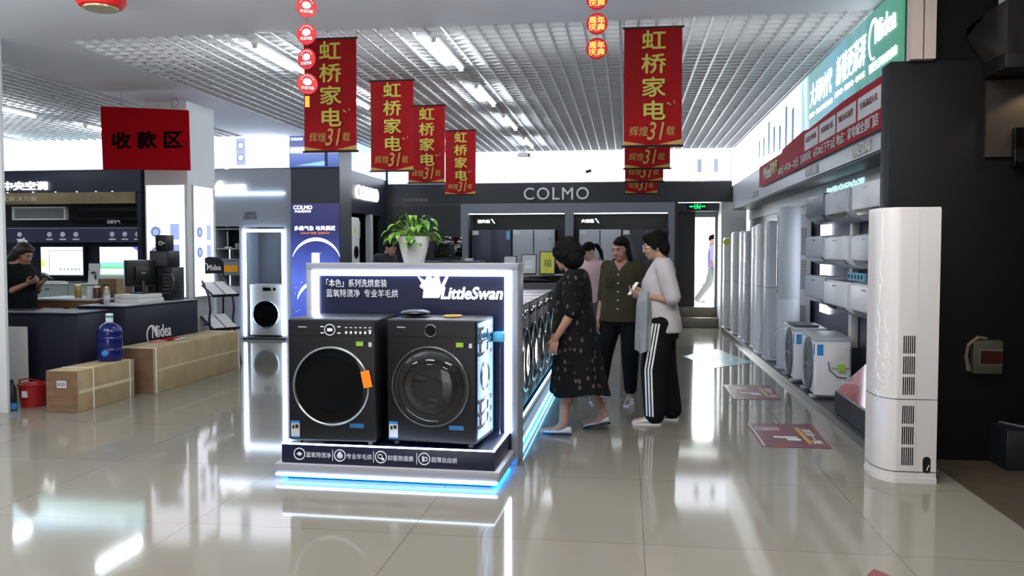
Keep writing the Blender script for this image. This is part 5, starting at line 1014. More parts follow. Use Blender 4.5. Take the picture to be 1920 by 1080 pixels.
# ================================================================ PEOPLE
V = Vector
def fuse(mb, name, mt, parent, voxel=0.008, smooth=4, cut=None):
    """one continuous skin around overlapping volumes"""
    me = bpy.data.meshes.new('tmp'); bmesh.ops.recalc_face_normals(mb.bm, faces=mb.bm.faces[:]); mb.bm.to_mesh(me); mb.bm.free()
    o = bpy.data.objects.new('tmp', me); COL.objects.link(o)
    m = o.modifiers.new('r', 'REMESH'); m.mode = 'VOXEL'; m.voxel_size = voxel
    s = o.modifiers.new('s', 'SMOOTH'); s.iterations = smooth; s.factor = 0.5
    dg = bpy.context.evaluated_depsgraph_get(); out = bpy.data.meshes.new_from_object(o.evaluated_get(dg)); bpy.data.objects.remove(o)
    if cut:
        b = bmesh.new(); b.from_mesh(out); bmesh.ops.delete(b, geom=[f for f in b.faces if cut(f.calc_center_median())], context='FACES'); b.to_mesh(out); b.free()
    out.materials.clear(); out.materials.append(mt); out.polygons.foreach_set('use_smooth', [True] * len(out.polygons)); out.polygons.foreach_set('material_index', [0] * len(out.polygons))
    out.name = name; q = bpy.data.objects.new(name, out); COL.objects.link(q); q.parent = parent
    return q
def limb(b, pts, rad):
    pts = [V(p) for p in pts]; P = []; Rr = []
    for k in range(len(pts) - 1):
        for j in range(4): u = j / 4; P.append(pts[k].lerp(pts[k + 1], u)); Rr.append(rad[k] + (rad[k + 1] - rad[k]) * u)
    P.append(pts[-1]); Rr.append(rad[-1]); b.tube(P, Rr, 14)
    for p, r in zip(pts, rad): b.ell(p, (r, r, r), 12)
def oval(z, cx, cy, rx, ry, n=28, p=2.3): 
    o = []
    for k in range(n):
        a = 2 * PI * k / n; c, s = math.cos(a), math.sin(a)
        o.append((cx + rx * math.copysign(abs(c) ** (2 / p), c), cy + ry * math.copysign(abs(s) ** (2 / p), s), z))
    return o
def hand(b, wr, d, n, th, curl=25, s=1.0):
    """d along the fingers, n the way the palm faces, th the thumb side"""
    wr, d, n, th = V(wr), V(d).normalized(), V(n).normalized(), V(th).normalized()
    n = (n - d * n.dot(d)).normalized(); th = (th - d * th.dot(d) - n * th.dot(n)).normalized()
    X = Matrix((( th.x, d.x, n.x, 0), (th.y, d.y, n.y, 0), (th.z, d.z, n.z, 0), (0, 0, 0, 1))); X = Matrix.Translation(wr) @ X
    b.ell((0, 0.045 * s, 0), (0.040 * s, 0.055 * s, 0.015 * s), 14, X=X); b.ell((0.022 * s, 0.03 * s, 0.006 * s), (0.018 * s, 0.03 * s, 0.014 * s), 10, X=X)
    for k, (off, ln) in enumerate(((0.029, 0.068), (0.0095, 0.078), (-0.0105, 0.072), (-0.030, 0.056))):
        p = V((off * s, 0.085 * s, 0)); a = R(curl * 0.5 + 3 * k); pts = [V((off * s * 0.9, 0.055 * s, 0)), p.copy()]
        for j in range(3): p = p + V((0.05 * off * s * (3 - j), math.cos(a) * ln * s * (0.42, 0.32, 0.26)[j], math.sin(a) * ln * s * (0.42, 0.32, 0.26)[j])); pts.append(p.copy()); a += R(curl)
        b.tube(pts, [0.0095 * s, 0.0095 * s, 0.0088 * s, 0.008 * s, 0.0068 * s], 8, X=X); b.ell(pts[-1], (0.0068 * s,) * 3, 8, X=X)
    tp = [V((0.028 * s, 0.015 * s, 0.004 * s)), V((0.052 * s, 0.045 * s, 0.016 * s)), V((0.058 * s, 0.072 * s, 0.024 * s)), V((0.052 * s, 0.093 * s, 0.03 * s))]
    b.tube(tp, [0.012 * s, 0.0105 * s, 0.0095 * s, 0.0075 * s], 8, X=X); b.ell(tp[-1], (0.0075 * s,) * 3, 8, X=X)
def headX(hc, yaw, pitch, roll=0): return Matrix.Translation(hc) @ Matrix.Rotation(R(yaw), 4, 'Z') @ Matrix.Rotation(R(pitch), 4, 'X') @ Matrix.Rotation(R(roll), 4, 'Y')
def head(b, X):
    b.ell((0, 0.012, 0.028), (0.070, 0.088, 0.082), 20, X=X); b.ell((0, -0.03, -0.02), (0.058, 0.058, 0.066), 18, X=X); b.ell((0, -0.036, -0.068), (0.043, 0.042, 0.038), 14, X=X); b.ell((0, -0.062, -0.088), (0.019, 0.018, 0.016), 12, X=X)
    b.tube([(0, -0.078, 0.012), (0, -0.092, -0.012), (0, -0.102, -0.03)], [0.007, 0.009, 0.0125], 10, X=X); b.ell((0, -0.098, -0.032), (0.014, 0.011, 0.009), 10, X=X)
    b.ell((0, -0.074, 0.026), (0.044, 0.016, 0.010), 12, X=X); b.ell((0, -0.078, -0.058), (0.021, 0.011, 0.010), 12, X=X)
    for s in (-1, 1): b.ell((s * 0.032, -0.058, -0.034), (0.023, 0.022, 0.022), 12, X=X); b.ell((s * 0.073, 0.014, -0.006), (0.010, 0.020, 0.031), 10, X=X)
def face_parts(t, X, lips=True):
    ew = bpy.data.materials.get('eye_white') or mat('eye_white', (140, 132, 126), 0.35); lp = bpy.data.materials.get('lip_pink') or mat('lip_pink', (160, 82, 78), 0.45)
    for s in (-1, 1):
        b = B(ew).ell((s * 0.029, -0.0795, 0.004), (0.0125, 0.007, 0.005), 12, X=X); b.m(M['black']).ell((s * 0.028, -0.0855, 0.004), (0.006, 0.0035, 0.006), 10, X=X); b.build('eye', parent=t)
        b = B(M['hair']).tube([(s * 0.014, -0.0895, 0.024), (s * 0.03, -0.089, 0.029), (s * 0.047, -0.078, 0.024)], [0.002, 0.003, 0.0015], 6, X=X); b.build('eyebrow', parent=t)
    if lips: B(lp).ell((0, -0.0875, -0.055), (0.019, 0.006, 0.0045), 12, X=X).ell((0, -0.087, -0.062), (0.016, 0.006, 0.005), 12, X=X).build('lips', parent=t)
def body(t, J, skin=None, voxel=0.0075, k=1.0):
    b = MB(); hc = V(J['head']); X = headX(hc, J.get('yaw', 0), J.get('pitch', 0)); head(b, X)
    nk = V(J['neck']); limb(b, [nk - V((0, 0, 0.05)), nk.lerp(X @ V((0, 0.018, -0.055)), 0.5), X @ V((0, 0.015, -0.045))], [0.062, 0.052, 0.052])
    tw = J.get('torso', [(0.83, 0, 0, 0.145, 0.10), (0.93, 0, 0, 0.150, 0.105), (1.05, 0, -0.005, 0.125, 0.09), (1.18, 0, -0.005, 0.14, 0.098), (1.27, 0, 0.0, 0.15, 0.09), (1.33, 0, 0.008, 0.13, 0.065), (1.37, 0, 0.01, 0.075, 0.05)])
    b.loft([oval(*r) for r in tw])
    for s in ('L', 'R'):
        limb(b, [J['hip' + s], J['knee' + s], J['ankle' + s]], [0.082 * k, 0.055, 0.037]); kn, an = V(J['knee' + s]), V(J['ankle' + s]); c = kn.lerp(an, 0.32); b.ell(c + V((0, 0.015, 0)), (0.05, 0.05, 0.11), 14)
        ft = V(J['foot' + s]); dv = V(J.get('fdir' + s, (0, -1, 0))).normalized(); limb(b, [an, ft + V((0, 0, 0.035)), ft + dv * 0.12 + V((0, 0, 0.022))], [0.036, 0.035, 0.022])
        limb(b, [J['sh' + s], J['el' + s], J['wr' + s]], [0.048, 0.039, 0.026]); b.ell(V(J['el' + s]).lerp(V(J['wr' + s]), 0.3), (0.038, 0.038, 0.038), 12)
        h = J.get('hand' + s)
        if h: hand(b, J['wr' + s], *h)
    o = fuse(b, 'body', skin or M['skin'], t, voxel, 3); return X
def shoe(t, pos, d, mt, sole, L=0.245, wdt=0.045, h=0.085, pitch=0, bow=None, low=False):
    d = V(d).normalized(); sd = V((-d.y, d.x, 0)); X = Matrix(((sd.x, d.x, 0, pos[0]), (sd.y, d.y, 0, pos[1]), (0, 0, 1, pos[2]), (0, 0, 0, 1))) @ Matrix.Translation((0, L * 0.45, 0)) @ Matrix.Rotation(R(-pitch), 4, 'X') @ Matrix.Translation((0, -L * 0.45, 0))
    prof = [(-0.30, 0.55, 0.75), (-0.27, 0.8, 0.95), (-0.15, 0.88, 1.0 if not low else 0.95), (0.0, 0.85, 0.95 if not low else 0.8), (0.15, 0.92, 0.8 if not low else 0.66), (0.32, 1.0, 0.58 if not low else 0.62), (0.5, 0.92, 0.42 if not low else 0.56), (0.62, 0.65, 0.34 if not low else 0.44), (0.68, 0.25, 0.22)]
    rings = []
    for u, ww, hh in prof:
        y = u * L; w2 = ww * wdt; z1 = hh * h; r = []
        for k in range(16):
            a = 2 * PI * k / 16; r.append((w2 * math.cos(a) * (1.0 if math.sin(a) < 0 else 0.92), y, 0.012 + max(0, (z1 - 0.012) * (0.5 + 0.5 * math.sin(a)))))
        rings.append(r)
    o = B(mt).loft(rings, X=X).build('shoe', parent=t, angle=60)
    sr = [[(ww * wdt * 1.05 * c, u * L, z) for c, z in ((-1, 0), (1, 0), (1, 0.016), (-1, 0.016))] for u, ww, hh in prof]
    B(sole).loft(sr, X=X).build('sole', parent=o)
    if bow: B(M['black']).ell((0, 0.42 * L, 0.036), (0.03, 0.016, 0.008), 10, X=X).box(-0.006, 0.006, 0.40 * L, 0.44 * L, 0.03, 0.05, 0.003, X=X).build('bow', parent=o)
    elif not low:
        q = B(M['paper'])
        for j in range(4): q.tube([(-0.022, (0.1 + 0.07 * j) * L, h * (0.88 - 0.09 * j) ), (0, (0.1 + 0.07 * j) * L, h * (0.95 - 0.09 * j)), (0.022, (0.1 + 0.07 * j) * L, h * (0.88 - 0.09 * j))], 0.003, 6, X=X)
        q.build('lace', parent=o)
    return o

def stand(hgt=1.6, dx=0.1):
    f = hgt / 1.6; J = dict(head=(0, -0.02, 1.475 * f), neck=(0, 0.01, 1.36 * f))
    for s, sg in (('L', 1), ('R', -1)):
        J['hip' + s] = (sg * 0.085, 0, 0.84 * f); J['knee' + s] = (sg * 0.09, -0.01, 0.46 * f); J['ankle' + s] = (sg * dx, 0.02, 0.085); J['foot' + s] = (sg * dx, 0, 0.0)
        J['sh' + s] = (sg * 0.165, 0.01, 1.305 * f); J['el' + s] = (sg * 0.21, 0.03, 1.03 * f); J['wr' + s] = (sg * 0.22, -0.03, 0.80 * f); J['hand' + s] = ((0.02 * sg, -0.08, -1), (-sg, 0, 0), (0, -1, 0), 22)
    return J

# ---- woman in the black dotted dress
t = thing('person', 'woman in a black dotted dress and white flat shoes, seen from behind', 'person', (-0.425, 6.78, 0), R(-98))
J = stand(1.545)
J.update(head=(0.0, -0.065, 1.415), neck=(0, 0.0, 1.30), yaw=-28, pitch=8, shL=(0.175, 0.02, 1.245), shR=(-0.175, 0.02, 1.245), elL=(0.225, 0.03, 0.98), wrL=(0.22, -0.10, 0.77), handL=((0.0, -0.25, -1), (-1, 0.1, 0), (0, -1, 0), 28), elR=(-0.22, -0.02, 0.99), wrR=(-0.20, -0.16, 0.80),
         hipL=(0.09, 0, 0.80), hipR=(-0.09, 0, 0.80), kneeL=(0.10, -0.03, 0.43), ankleL=(0.15, -0.05, 0.085), footL=(0.15, -0.10, 0.0), kneeR=(-0.10, 0.08, 0.43), ankleR=(-0.13, 0.23, 0.115), footR=(-0.13, 0.18, 0.03),
         torso=[(0.78, 0, 0, 0.16, 0.12), (0.9, 0, 0, 0.165, 0.13), (1.0, 0, -0.01, 0.15, 0.12), (1.12, 0, -0.01, 0.155, 0.12), (1.2, 0, 0.0, 0.155, 0.105), (1.27, 0, 0.015, 0.13, 0.075), (1.31, 0, 0.02, 0.075, 0.05)])
X = body(t, J); face_parts(t, X)
dm = mat('black_dotted_cloth', (13, 12, 13), 0.85, 0, 0.2); nt = dm.node_tree; tc = nt.nodes.new('ShaderNodeTexCoord'); mp = nt.nodes.new('ShaderNodeMapping'); mp.inputs['Scale'].default_value = (1, 1, 0.62); vo = nt.nodes.new('ShaderNodeTexVoronoi'); vo.inputs['Scale'].default_value = 22; vo.inputs['Randomness'].default_value = 0.55
rp = nt.nodes.new('ShaderNodeValToRGB'); e = rp.color_ramp.elements; e[0].position = 0.20; e[0].color = (*lin((86, 76, 70)), 1); e[1].position = 0.28; e[1].color = (*lin((13, 12, 13)), 1)
nt.links.new(tc.outputs['Object'], mp.inputs[0]); nt.links.new(mp.outputs[0], vo.inputs['Vector']); nt.links.new(vo.outputs['Distance'], rp.inputs['Fac']); nt.links.new(rp.outputs[0], nt.nodes['Principled BSDF'].inputs['Base Color'])
b = MB(); b.loft([oval(*r) for r in ((0.80, 0, 0.01, 0.205, 0.17), (0.9, 0, 0.01, 0.20, 0.165), (1.0, 0, 0, 0.185, 0.15), (1.12, 0, -0.005, 0.19, 0.15), (1.2, 0, 0.0, 0.19, 0.135), (1.265, 0, 0.015, 0.165, 0.10), (1.315, 0, 0.02, 0.095, 0.065))])
for s, sg in (('L', 1), ('R', -1)): limb(b, [J['sh' + s], V(J['sh' + s]).lerp(V(J['el' + s]), 0.5), V(J['sh' + s]).lerp(V(J['el' + s]), 0.96)], [0.074, 0.072, 0.062])
def dress_ring(u):
    z = 0.83 - u * 0.51; n = 56; rx = 0.20 + 0.045 * u; ry = 0.165 + 0.075 * u; o = []
    for k in range(n): a = 2 * PI * k / n; f = 1 + 0.045 * u * math.sin(9 * a + 1) + 0.02 * u * math.sin(5 * a); o.append((rx * f * math.cos(a), 0.02 + 0.035 * u + ry * f * math.sin(a), z + 0.015 * u * math.sin(3 * a)))
    return o
rings = [dress_ring(k / 12) for k in range(13)]; rin = [[(p[0] * 0.97, 0.02 + (p[1] - 0.02) * 0.97, p[2]) for p in r] for r in rings[::-1]]
up = fuse(b, 'dress', dm, t, 0.010, 5); B(dm).loft(rings + rin, caps=False).build('skirt', parent=t, angle=80)
b = MB()
b.ell((0, 0.03, 0.035), (0.112, 0.122, 0.108), 20, X=X); b.ell((0, 0.07, -0.03), (0.10, 0.085, 0.085), 16, X=X); rg = random.Random(2)
for k in range(46): a, c = rg.uniform(0, 2 * PI), rg.uniform(-0.35, 1); r = 0.112; s = math.sqrt(max(0, 1 - c * c)); p = V((r * s * math.cos(a), 0.035 + r * 1.08 * s * math.sin(a), 0.03 + r * c)); (p.y > -0.07 or p.z > 0.06) and b.ell(p, (0.024, 0.024, 0.022), 8, X=X)
fuse(b, 'hair', M['hair'], t, 0.008, 2)
wl = mat('white_leather', (186, 186, 186), 0.4)
shoe(t, (0.15, -0.055, 0), (0.05, -1, 0), wl, M['black'], 0.235, 0.042, 0.07, 0, True, True); shoe(t, (-0.13, 0.215, 0.012), (-0.05, -1, 0), wl, M['black'], 0.235, 0.042, 0.07, 14, True, True)
B(M['black']).box(-0.02, 0.02, -0.02, 0.02, 0, 0.022).build('heel', parent=t).location = (0.15, -0.02, 0.0)

# ---- woman in the olive shirt
t = thing('person', 'woman in an olive button shirt and black trousers facing the camera', 'person', (-0.05, 8.10, 0), R(-14))
J = stand(1.62)
J.update(shL=(0.148, 0.01, 1.315), shR=(-0.148, 0.01, 1.315), elL=(0.19, 0.03, 1.04), elR=(-0.19, 0.03, 1.04), yaw=-18, pitch=12, head=(-0.005, -0.045, 1.475), neck=(0, 0.0, 1.365), footL=(0.09, -0.04, 0), ankleL=(0.09, 0.0, 0.09), kneeL=(0.095, -0.03, 0.46), footR=(-0.22, 0.04, 0), ankleR=(-0.22, 0.07, 0.09), kneeR=(-0.17, 0.0, 0.47),
         torso=[(0.83, 0, 0, 0.155, 0.11), (0.93, 0, 0, 0.16, 0.115), (1.05, 0, -0.005, 0.14, 0.10), (1.18, 0, -0.008, 0.15, 0.108), (1.27, 0, 0.0, 0.155, 0.097), (1.335, 0, 0.008, 0.135, 0.07), (1.375, 0, 0.01, 0.075, 0.052)])
X = body(t, J, mat('skin_ruddy', (150, 108, 94), 0.55)); face_parts(t, X)
ol = noisy(mat('olive_cloth', (56, 52, 36), 0.85, 0, 0.2), (46, 43, 30), 4); bl = mat('black_cloth', (10, 11, 13), 0.85, 0, 0.2)
b = MB(); b.loft([oval(*r) for r in ((0.79, 0, 0, 0.205, 0.15), (0.93, 0, 0, 0.20, 0.148), (1.05, 0, -0.005, 0.185, 0.135), (1.18, 0, -0.008, 0.182, 0.135), (1.28, 0, 0.0, 0.176, 0.118), (1.345, 0, 0.008, 0.14, 0.085), (1.39, 0, 0.01, 0.085, 0.062))])
for s, sg in (('L', 1), ('R', -1)): limb(b, [J['sh' + s], V(J['sh' + s]).lerp(V(J['el' + s]), 0.5), V(J['el' + s]), V(J['el' + s]).lerp(V(J['wr' + s]), 0.12)], [0.062, 0.060, 0.057, 0.056])
fuse(b, 'shirt', ol, t, 0.009, 4, cut=lambda c: c.y < -0.02 and c.z > 1.275 and abs(c.x) < (c.z - 1.275) * 0.75)
b = B(M['paper'])
for z, y in ((1.24, -0.139), (1.16, -0.147), (1.08, -0.145), (1.0, -0.148), (0.92, -0.152)): b.ell((0.0, y, z), (0.008, 0.004, 0.008), 8)
b.build('button', parent=t); B(ol).box(-0.13, -0.045, -0.145, -0.13, 1.12, 1.22, 0.006).build('pocket', parent=t)
b = MB(); b.loft([oval(*r) for r in ((0.76, 0, 0, 0.17, 0.125), (0.86, 0, 0, 0.175, 0.13), (0.95, 0, 0, 0.165, 0.12))])
for s in 'LR': an = V(J['ankle' + s]); limb(b, [J['hip' + s], J['knee' + s], an + V((0, 0, 0.06))], [0.108, 0.085, 0.062])
fuse(b, 'trousers', bl, t, 0.010, 4)
b = MB(); b.ell((0, 0.028, 0.042), (0.079, 0.092, 0.082), 18, X=X); b.ell((0, 0.075, -0.03), (0.07, 0.04, 0.075), 14, X=X); b.ell((0.02, -0.03, 0.078), (0.06, 0.06, 0.036), 12, X=X); b.tube([(0.065, 0.02, 0.03), (0.08, 0.01, -0.03), (0.08, 0.03, -0.10), (0.075, 0.05, -0.17)], [0.02, 0.026, 0.028, 0.014], 8, X=X)
fuse(b, 'hair', M['hair'], t, 0.008, 3)
shoe(t, (0.09, -0.02, 0), (0.1, -1, 0), wl, M['offwhite']); shoe(t, (-0.22, 0.05, 0), (-0.25, -1, 0), wl, M['offwhite'])

# ---- woman in the white top
t = thing('person', 'woman in a white top and black trousers with three white side stripes', 'person', (0.285, 7.25, 0), R(-92))
J = stand(1.63)
J.update(head=(0.0, -0.055, 1.50), neck=(0, 0.0, 1.385), yaw=4, pitch=10, shL=(0.165, 0.02, 1.325), shR=(-0.165, 0.02, 1.325), elL=(0.20, 0.10, 1.055), wrL=(0.15, -0.13, 1.085), handL=((-0.15, -1, 0.12), (-0.8, 0, 0.5), (0.3, 0, 1), 42),
         elR=(-0.20, 0.06, 1.06), wrR=(-0.06, -0.16, 1.10), handR=((0.5, -0.9, 0.1), (0.5, 0.2, 0.6), (0, -0.2, 1), 35), footL=(0.11, -0.09, 0), ankleL=(0.11, -0.045, 0.09), kneeL=(0.10, -0.06, 0.47), footR=(-0.13, 0.06, 0), ankleR=(-0.13, 0.10, 0.09), kneeR=(-0.10, 0.03, 0.47),
         torso=[(0.83, 0, 0, 0.15, 0.115), (0.93, 0, -0.005, 0.155, 0.125), (1.05, 0, -0.015, 0.145, 0.115), (1.18, 0, -0.015, 0.15, 0.115), (1.29, 0, 0.0, 0.155, 0.10), (1.355, 0, 0.008, 0.135, 0.07), (1.395, 0, 0.01, 0.075, 0.052)])
X = body(t, J, mat('skin_fair', (164, 128, 106), 0.55)); face_parts(t, X)
wc = noisy(mat('white_cotton', (180, 175, 178), 0.85), (170, 165, 169), 7)
b = MB(); b.loft([oval(*r) for r in ((0.775, 0, 0.02, 0.20, 0.162), (0.87, 0, 0.015, 0.195, 0.16), (0.98, 0, -0.01, 0.185, 0.158), (1.08, 0, -0.02, 0.18, 0.15), (1.2, 0, -0.02, 0.188, 0.142), (1.30, 0, 0.005, 0.188, 0.118), (1.365, 0, 0.012, 0.15, 0.085), (1.405, 0, 0.012, 0.082, 0.060))])
for s in 'LR': limb(b, [J['sh' + s], V(J['sh' + s]).lerp(V(J['el' + s]), 0.5), V(J['sh' + s]).lerp(V(J['el' + s]), 0.9)], [0.076, 0.078, 0.072])
fuse(b, 'top', wc, t, 0.009, 4)
b = MB(); b.loft([oval(*r) for r in ((0.72, 0, 0.01, 0.17, 0.14), (0.82, 0, 0.01, 0.175, 0.145), (0.95, 0, 0, 0.16, 0.13))])
for s in 'LR': an = V(J['ankle' + s]); limb(b, [J['hip' + s], J['knee' + s], an.lerp(V(J['knee' + s]), 0.5), an + V((0, 0, 0.0))], [0.125, 0.11, 0.10, 0.088])
tr = fuse(b, 'trousers', bl, t, 0.010, 4)
# three stripes laid on the outside of the left leg
from mathutils.bvhtree import BVHTree
bv = BVHTree.FromPolygons([v.co for v in tr.data.vertices], [p.vertices[:] for p in tr.data.polygons])
b = B(M['white'])
for dy in (-0.035, -0.010, 0.015):
    prev = None
    for k in range(41):
        z = 0.86 - k * 0.0195; kx = V(J['hipL']).lerp(V(J['kneeL']), (0.85 - z) / 0.38) if z > 0.47 else V(J['kneeL']).lerp(V(J['ankleL']), (0.47 - z) / 0.38)
        row = []
        for w_ in (-0.007, 0.007):
            h = bv.ray_cast(V((0.6, kx.y + dy + w_ - 0.03, z)), V((-1, 0, 0))); row.append(h[0] + V((0.003, 0, 0)) if h[0] else None)
        if prev and all(row) and all(prev): b.quad([prev[0], prev[1], row[1], row[0]])
        prev = row
b.build('side_stripe', parent=t)
b = MB(); b.ell((0, 0.022, 0.045), (0.086, 0.102, 0.085), 18, X=X); b.ell((0, 0.07, -0.015), (0.08, 0.058, 0.085), 16, X=X); b.ell((0, -0.04, 0.085), (0.066, 0.058, 0.034), 12, X=X); b.ell((0, 0.045, 0.085), (0.078, 0.075, 0.055), 12, X=X)
for s in (-1, 1): b.ell((s * 0.07, 0.0, 0.02), (0.022, 0.045, 0.05), 10, X=X)
fuse(b, 'hair', M['hair'], t, 0.008, 2)
b = B(M['silver'])
for s in (-1, 1): b.ring((s * 0.03, -0.096, 0.003), 0.022, 0.0018, 'Y', 22, 6, X=X).tube([(s * 0.052, -0.094, 0.006), (s * 0.075, -0.02, 0.006), (s * 0.078, 0.015, 0.0)], 0.0016, 6, X=X)
b.tube([(-0.008, -0.099, 0.006), (0.008, -0.099, 0.006)], 0.0016, 6, X=X); b.build('glasses', parent=t)
shoe(t, (0.11, -0.065, 0), (0.04, -1, 0), wl, M['offwhite'], 0.25, 0.047); shoe(t, (-0.13, 0.085, 0), (-0.04, -1, 0), wl, M['offwhite'], 0.25, 0.047)
pc = thing('jacket', 'pale grey jacket hanging over the forearm of the woman in the white top', 'jacket', (0.285, 7.25, 0), R(-92))
jm = noisy(mat('jacket_grey', (146, 152, 158), 0.85), (128, 135, 142), 6)
n = 40; rings = []
for k in range(15):
    u = k / 14; z = 1.125 - 0.50 * u; r = []
    for j in range(n):
        a = 2 * PI * j / n; f = 1 + (0.10 + 0.10 * u) * math.sin(4 * a + 2 * u) + 0.05 * math.sin(7 * a)
        rx = 0.075 * (0.55 + 0.45 * min(1, u * 5)); ry = 0.058 * (0.75 + 0.25 * min(1, u * 5)) + 0.008 * u
        r.append((0.16 + rx * f * math.cos(a), -0.135 + ry * f * math.sin(a), z + 0.012 * u * math.sin(3 * a)))
    rings.append(r)
b = B(jm).loft(rings); b.build('cloth', parent=pc, angle=70)
tag(B(M['white']).box(-0.035, 0.035, -0.004, 0.004, -0.065, 0.065, 0.004, X=Matrix.Rotation(R(-35), 4, 'X')).build('mobile_phone', loc=(0.285 - 0.235, 7.25 - 0.09, 1.145), rz=R(-70)), 'white phone in the hand of the woman in the white top', 'phone')

# ---- girl in pink behind them
t = thing('person', 'young woman in a pale pink top with a ponytail, standing behind the olive shirt', 'person', (-0.46, 10.95, 0), R(-40))
J = stand(1.57); J.update(yaw=-15, pitch=28, head=(0, -0.06, 1.455), neck=(0, 0.0, 1.335))
X = body(t, J, mat('skin_pale', (176, 138, 120), 0.55), 0.009); face_parts(t, X)
pk = mat('pink_cotton', (190, 160, 162), 0.85)
b = MB(); b.loft([oval(*r) for r in ((0.80, 0, 0, 0.175, 0.125), (0.93, 0, 0, 0.175, 0.128), (1.05, 0, -0.005, 0.155, 0.115), (1.18, 0, -0.008, 0.168, 0.12), (1.265, 0, 0.0, 0.17, 0.108), (1.325, 0, 0.008, 0.145, 0.078), (1.36, 0, 0.01, 0.08, 0.058))])
for s in 'LR': limb(b, [J['sh' + s], V(J['sh' + s]).lerp(V(J['el' + s]), 0.8)], [0.066, 0.06])
fuse(b, 'top', pk, t, 0.010, 3)
b = MB(); b.loft([oval(*r) for r in ((0.74, 0, 0, 0.155, 0.115), (0.9, 0, 0, 0.155, 0.115))])
for s in 'LR': limb(b, [J['hip' + s], J['knee' + s], V(J['ankle' + s])], [0.10, 0.075, 0.06])
fuse(b, 'trousers', mat('slate_cloth', (70, 74, 86), 0.8), t, 0.011, 3)
b = MB(); b.ell((0, 0.025, 0.042), (0.08, 0.095, 0.083), 16, X=X); b.ell((0, -0.03, 0.075), (0.066, 0.062, 0.036), 12, X=X); b.ell((0, 0.085, 0.04), (0.03, 0.03, 0.03), 10, X=X); b.tube([(0, 0.09, 0.04), (0, 0.15, 0.02), (0.01, 0.165, -0.08), (0.02, 0.13, -0.22)], [0.024, 0.03, 0.03, 0.012], 10, X=X)
fuse(b, 'hair', M['hair'], t, 0.009, 3)
shoe(t, (0.1, 0.0, 0), (0, -1, 0), wl, M['offwhite']); shoe(t, (-0.1, 0.0, 0), (0, -1, 0), wl, M['offwhite'])

# ---- woman with the phone behind the left counter
t = thing('person', 'woman with a white hair bow looking at her phone behind the left counter', 'person', (-6.80, 8.68, 0), R(82))
J = stand(1.58); J.update(yaw=0, pitch=26, head=(0, -0.075, 1.43), neck=(0, -0.005, 1.325), shL=(0.165, 0.02, 1.265), shR=(-0.165, 0.02, 1.265), elR=(-0.19, 0.0, 1.0), wrR=(-0.10, -0.20, 1.10), handR=((0.25, -1, 0.35), (0.6, 0, 0.9), (-0.2, -0.3, 1), 38), elL=(0.19, -0.02, 1.0), wrL=(0.08, -0.21, 1.10), handL=((-0.25, -1, 0.3), (-0.6, 0, 0.9), (0.2, -0.3, 1), 38))
X = body(t, J, None, 0.008); face_parts(t, X)
b = MB(); b.loft([oval(*r) for r in ((0.82, 0, 0, 0.185, 0.14), (0.93, 0, 0, 0.185, 0.14), (1.05, 0, -0.005, 0.175, 0.13), (1.16, 0, -0.01, 0.185, 0.14), (1.25, 0, 0.005, 0.185, 0.12), (1.31, 0, 0.012, 0.15, 0.085), (1.345, 0, 0.01, 0.085, 0.06))])
for s in 'LR': limb(b, [J['sh' + s], V(J['sh' + s]).lerp(V(J['el' + s]), 0.5), V(J['el' + s]) + V((0, 0, 0.02))], [0.07, 0.066, 0.06])
fuse(b, 'shirt', bl, t, 0.010, 3)
b = B(mat('brown_skirt', (64, 40, 38), 0.8)); b.loft([oval(z, 0, 0.01, rx, ry) for z, rx, ry in ((0.42, 0.20, 0.17), (0.6, 0.195, 0.165), (0.75, 0.19, 0.155), (0.88, 0.175, 0.13))]); b.build('skirt', parent=t)
b = MB(); b.ell((0, 0.028, 0.042), (0.086, 0.098, 0.086), 18, X=X); b.ell((0, -0.03, 0.078), (0.068, 0.062, 0.036), 12, X=X)
rg = random.Random(4)
for k in range(18): a = R(-10 + 200 * k / 17); x0, y0 = 0.08 * math.cos(a), 0.03 + 0.085 * math.sin(a); b.tube([(x0, y0, 0.04), (x0 * 1.1, y0 * 1.1, -0.04), (x0 * 1.15 + rg.uniform(-.01, .01), y0 * 1.15 + 0.03, -0.12), (x0 * 1.05, y0 * 1.0 + 0.07, -0.21), (x0 * 1.0 + rg.uniform(-.02, .02), y0 * 0.8 + 0.11, -0.29)], [0.02, 0.024, 0.024, 0.02, 0.01], 8, X=X)
fuse(b, 'hair', noisy(mat('dark_brown_hair', (26, 19, 18), 0.5), (44, 30, 26), 40), t, 0.009, 2)
b = B(M['white']).ell((-0.035, 0.085, 0.115), (0.035, 0.014, 0.022), 12, X=X).ell((0.03, 0.085, 0.115), (0.035, 0.014, 0.022), 12, X=X).ell((0, 0.085, 0.135), (0.016, 0.014, 0.03), 10, X=X).ell((0, 0.08, 0.115), (0.012, 0.018, 0.012), 8, X=X); b.build('hair_bow', parent=t)
shoe(t, (0.1, 0.0, 0), (0, -1, 0), M['black'], M['black']); shoe(t, (-0.1, 0.0, 0), (0, -1, 0), M['black'], M['black'])
tag(B(M['black']).box(-0.036, 0.036, -0.075, 0.075, -0.005, 0.005, 0.004, X=Matrix.Rotation(R(30), 4, 'X')).build('mobile_phone', loc=(-6.80 + 0.33, 8.69, 1.18), rz=R(82)), 'dark phone held in both hands by the woman in the black shirt', 'phone')

